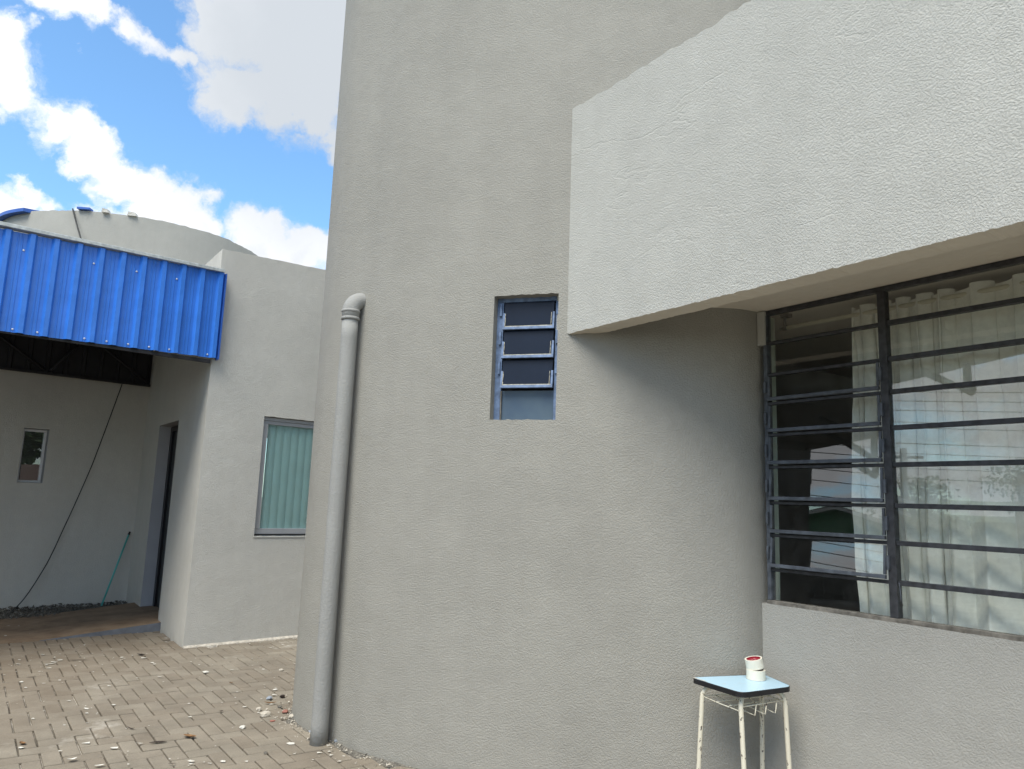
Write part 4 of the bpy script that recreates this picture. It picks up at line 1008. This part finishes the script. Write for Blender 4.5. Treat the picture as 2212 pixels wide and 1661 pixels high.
leaf('leaf', -1.906, 4.876, 0.09, 0.022, 'leaf', 'tan leaf with dark edge in the middle of the near paving', -0.3, 0.25, 'leaf')
leaf('leaf', -2.043, 4.754, 0.1, 0.013, 'darkleaf', 'broad blackened leaf lying on the near paving', 0.35, 0.05, 'leaf')
leaf('leaf', -3.298, 7.127, 0.09, 0.016, 'darkleaf', 'black leaf in front of the annex corner', -0.2, 0.2, 'leaf')
leaf('stick', -3.704, 6.830, 0.16, 0.006, 'darkleaf', 'long thin dark stick in front of the ramp', 0.3, 0.05, 'stick', None)
leaf('strip', -3.837, 6.642, 0.11, 0.01, 'flake', 'pale curled strip left of the long stick', 0.8, 0.3, 'strip', None)
leaf('stick', -3.709, 6.187, 0.07, 0.005, 'darkleaf', 'short dark stick near the left edge of the paving', 0.4, 0.02, 'stick', None)
leaf('leaf', -2.783, 4.642, 0.05, 0.016, 'leaf', 'small crumpled brown leaf at the near left of the paving', -0.6, 0.5, 'leaf')
leaf('leaf', -2.326, 4.996, 0.06, 0.007, 'darkleaf', 'thin bent dark leaf between two pavers in the near middle', -0.3, 0.4, 'leaf')
leaf('stick', -1.806, 4.413, 0.045, 0.005, 'darkleaf', 'short black stick at the bottom edge of the paving', 0.2, 0.02, 'stick', None)
leaf('leaf', -2.145, 6.224, 0.03, 0.01, 'leaf', 'tiny brown leaf scrap beyond the tan leaf', 0.2, 0.3, 'leaf')
leaf('leaf', -1.924, 5.440, 0.03, 0.01, 'darkleaf', 'tiny dark leaf scrap in the middle of the paving', 0.9, 0.3, 'leaf')
leaf('scrap', -2.363, 4.414, 0.05, 0.014, 'flake', 'white folded scrap at the bottom left of the paving', 0.7, 0.5, 'scrap', None)
leaf('scrap', -2.169, 4.337, 0.05, 0.012, 'flake', 'white flat scrap at the bottom edge of the paving', 0.5, 0.3, 'scrap', None)
fk = MB(); rg = random.Random(21)
for i in range(2000):
    x_ = rg.uniform(-6.2, .2); y_ = rg.uniform(3.9, 9.2)
    if inside(tower_poly, x_, y_) or inside(annex_poly, x_, y_): continue
    if noise.noise(Vector((x_ * 1.4, y_ * 1.4, 4))) + rg.uniform(-.35, .5) < .12: continue
    r = abs(rg.gauss(0, .0055)) + .002; a = rg.uniform(0, 6.3); n_ = rg.choice((3, 4, 5)); st = rg.uniform(1, 2.2)
    z_ = .0055; pts = [Vector((x_ + r * st * math.cos(a + 6.28 * k / n_ ) , y_ + r * math.sin(a + 6.28 * k / n_), z_ + rg.uniform(0, .4) * r)) for k in range(n_)]
    fk.face(pts)
tag(fk.build('paint_flakes', 'flake'), kind='stuff')
ck = MB()
for i in range(1100):          # crumbs along the tower foot and in joints
    k = rg.randrange(16 * 5, 16 * 15); p_ = TC[k]; d_ = abs(rg.gauss(0, .10)) + .01
    a = rg.uniform(0, 6.28); x_ = p_.x + math.cos(a) * d_; y_ = p_.y + math.sin(a) * d_
    if inside(tower_poly, x_, y_): continue
    r = abs(rg.gauss(0, .0045)) + .002; c = Vector((x_, y_, .004 + r * .3))
    v = [Vector((rg.uniform(-1, 1), rg.uniform(-1, 1), rg.uniform(-.5, .7))).normalized() * r for _ in range(4)]
    for q in ((0, 1, 2), (0, 1, 3), (1, 2, 3), (0, 2, 3)): ck.face([c + v[x] for x in q])
tag(ck.build('mortar_crumbs', 'stone'), kind='stuff')

# ================================================================== WHAT THE WINDOWS REFLECT (beside and behind the camera)
def tree(x_, y_, h, cr, label, n=2600, seed=0, gz=0, leafs=.16):
    rg = random.Random(seed)
    t_ = empty('leafy_tree', (x_, y_, gz), label=label, cat='tree')
    b = MB(); base = Vector((x_, y_, gz))
    b.tube([base + Vector((0, 0, -.3)), base + Vector((.1, 0, h * .3)), base + Vector((0, .15, h * .62))], [h * .035, h * .026, h * .015], 8)
    for k in range(7):
        a = k * 2.4; b.tube([base + Vector((.05, .05, h * (.35 + .03 * k))), base + Vector((math.cos(a) * cr * .6, math.sin(a) * cr * .6, h * (.6 + .03 * k)))], [h * .012, h * .004], 5)
    b.build('trunk', 'bark', t_)
    cl = [(base + Vector((rg.gauss(0, .42) * cr, rg.gauss(0, .42) * cr, h * rg.uniform(.48, .95))), rg.uniform(.22, .42) * cr) for _ in range(16)]
    f = MB()
    for i in range(n):
        c, r = rg.choice(cl); d = Vector((rg.gauss(0, 1), rg.gauss(0, 1), rg.gauss(0, .8))).normalized() * r * rg.uniform(.5, 1.05); p_ = c + d
        u_ = Vector((rg.gauss(0, 1), rg.gauss(0, 1), rg.gauss(0, .6))).normalized(); v_ = u_.cross(Vector((rg.gauss(0, 1), rg.gauss(0, 1), 1))).normalized(); s_ = leafs * rg.uniform(.6, 1.2)
        f.face([p_, p_ + u_ * s_ + v_ * s_ * .4, p_ + u_ * s_ * 1.6, p_ + u_ * s_ - v_ * s_ * .4])
    f.build('crown', 'foliage', t_)
tree(-24, -5.2, 3.9, 1.9, 'round leafy tree beyond the yard to the left of the camera', 2200, 2, 0, .13)
tree(-27, -1.6, 3.1, 1.9, 'low bushy tree behind the utility pole', 1800, 5, -.2, .13)
tree(.6, -7.2, 5.2, 1.7, 'tall dense tree behind the camera', 3000, 8, 0, .2)
hl = MB(); px_ = None
for k in range(61):
    a = R(200 + k * 2.2); d = 60; top_ = 1.3 + 1.3 * noise.noise(Vector((k * .25, 0, 0))) + 1.2
    p0 = Vector((math.sin(a) * d, math.cos(a) * d, -.5)); p1 = Vector((math.sin(a) * d, math.cos(a) * d, top_)); p2 = p1 * 1.5; p2.z = top_ + 1.
    if px_: hl.face([px_[0], p0, p1, px_[1]]); hl.face([px_[1], p1, p2, px_[2]])
    px_ = (p0, p1, p2)
tag(hl.build('hill', 'foliage'), kind='structure')
def pole(x_, y_, h, label):
    t_ = empty('utility_pole', (x_, y_, 0), label=label, cat='utility pole', group='utility poles along the street')
    b = MB(); b.tube([(x_, y_, -.3), (x_, y_, h)], [.16, .11], 10); b.build('shaft', 'wood', t_)
    b = MB(); b.box((x_ - .05, y_ - .6, h - .35), (.1, 0, 0), (0, 1.2, 0), (0, 0, .1)); b.build('crossarm', 'wood', t_)
pole(-22.8, -.56, 4.0, 'grey utility pole left of the camera nearer the green house'); pole(-23.5, -4.2, 3.0, 'short utility pole left of the camera by the round tree')
for k in range(9):
    z_ = 2.7 + k * .33 + (.2 if k > 4 else 0)
    b = MB(); b.tube(cable_pts((-20.5 - .2 * (k % 3), -26, z_ - .3), (-20.5 - .2 * (k % 3), 16, z_ + .5), .25, 24, 0), .013, 4)
    tag(b.build('power_line', 'cable'), label=('lowest', 'second lowest', 'third lowest', 'fourth lowest', 'middle', 'fourth highest', 'third highest', 'second highest', 'highest')[k] + ' thin black power line strung across the sky left of the camera', cat='wire', group='power lines over the street')
gh = empty('green_house', (-26, 1.6, 0), label='small green house with a low brown gable roof beyond the yard', cat='house')
b = MB(); b.box((-29, -.4, -.1), (6, 0, 0), (0, 4.0, 0), (0, 0, 2.1))
b.face([(-23, -.4, 2.0), (-23, 3.6, 2.0), (-23, 1.6, 2.55)]); b.build('wall', 'green', gh)
b = MB()
for y0_, y1_ in ((-.8, 1.6), (4.0, 1.6)):
    b.hexa([(-29.3, y0_, 1.90), (-22.6, y0_, 1.90), (-22.6, y1_, 2.57), (-29.3, y1_, 2.57), (-29.3, y0_, 2.0), (-22.6, y0_, 2.0), (-22.6, y1_, 2.68), (-29.3, y1_, 2.68)])
b.build('roof', 'tiles', gh)
b = MB(); b.box((-22.59, -.8, 1.86), (.03, 0, 0), (0, 2.4, .67), (0, 0, .12)); b.box((-22.59, 4.0, 1.86), (.03, 0, 0), (0, -2.4, .67), (0, 0, .12)); b.build('barge_board', 'whitealu', gh)
b = MB(); b.box((-22.99, .9, .95), (.02, 0, 0), (0, .8, 0), (0, 0, .7)); b.build('window', 'black', gh)
pf = empty('added_dark_panel', (-6.9, 4.3, 0), label='dark panel added out of view off the left end of the canopy to darken the long window reflection', cat='wall')
box('panel', (-6.95, 3.36, 0), (.12, 0, 0), (0, 1.7, 0), (0, 0, 3.0), 'fencewood', pf)  # added unseen panel: blocks the sky so the long window reflects dark there
fn_ = empty('board_fence', (-9, 0, 0), label='dark board fence along the left side of the yard', cat='fence')
for k in range(44):
    b = MB(); b.box((-9.2, 3.3 - k * .16, 0), (.02, 0, 0), (0, -.15, 0), (0, 0, .95 + .03 * ((k * 7) % 3))); b.build('board', 'fencewood', fn_)
b = MB(); b.box((-9.175, -3.8, .7), (.04, 0, 0), (0, 7, 0), (0, 0, .07)); b.build('rail', 'fencewood', fn_)
rh = empty('tiled_house', (2, -9, 0), label='low house with a brown tiled roof behind the camera', cat='house')
b = MB(); b.box((-3, -14, 0), (9, 0, 0), (0, 5, 0), (0, 0, 1.5)); b.build('wall', 'annex', rh)
b = MB(); b.hexa([(-3.4, -14.4, 1.5), (6.4, -14.4, 1.5), (6.4, -8.6, 1.5), (-3.4, -8.6, 1.5), (-3.4, -11.6, 2.3), (6.4, -11.6, 2.3), (6.4, -11.4, 2.3), (-3.4, -11.4, 2.3)]); b.build('roof', 'tiles', rh)

cr_ = empty('court_roof', (-20, 3, 0), label='big dark metal shed roof on posts far to the left of the camera', cat='shed')
A4 = [Vector((-8.2, -5.5, 5.5)), Vector((-35.8, 8.0, 5.5)), Vector((-28, 16, 5.5)), Vector((-7.0, 3.0, 5.5))]
b = MB(); b.hexa(A4 + [p + Vector((0, 0, .12)) for p in A4]); b.build('roof_sheet', 'darkmetal', cr_)
EDG = (A4[1] - A4[0]).normalized(); INW = Vector((-EDG.y, EDG.x, 0)) * (1 if Vector((-EDG.y, EDG.x, 0)).y > 0 else -1)
for d_ in (9.2, 13.5, 17.5, 27):
    p_ = A4[0] + EDG * d_ + INW * .3
    b = MB(); b.tube([p_ - Vector((0, 0, 0)), p_ - Vector((0, 0, .7)) + INW * 0], .10, 6); b.build('truss_leg', 'darkmetal', cr_)
    b = MB(); b.tube([p_ - Vector((0, 0, .75)), p_ + INW * 1.8 - Vector((0, 0, .02))], .09, 4); b.build('brace', 'darkmetal', cr_)
    b = MB(); b.tube([p_ - Vector((0, 0, .75)), p_ + EDG * 1.5 - Vector((0, 0, .02))], .09, 4); b.build('brace', 'darkmetal', cr_)
for d_ in (0.4, 30):
    p_ = A4[0] + EDG * d_ + INW * 3.2; b = MB(); b.tube([Vector((p_.x, p_.y, -.05)), Vector((p_.x, p_.y, 5.5))], .12, 8); b.build('post', 'wood', cr_)
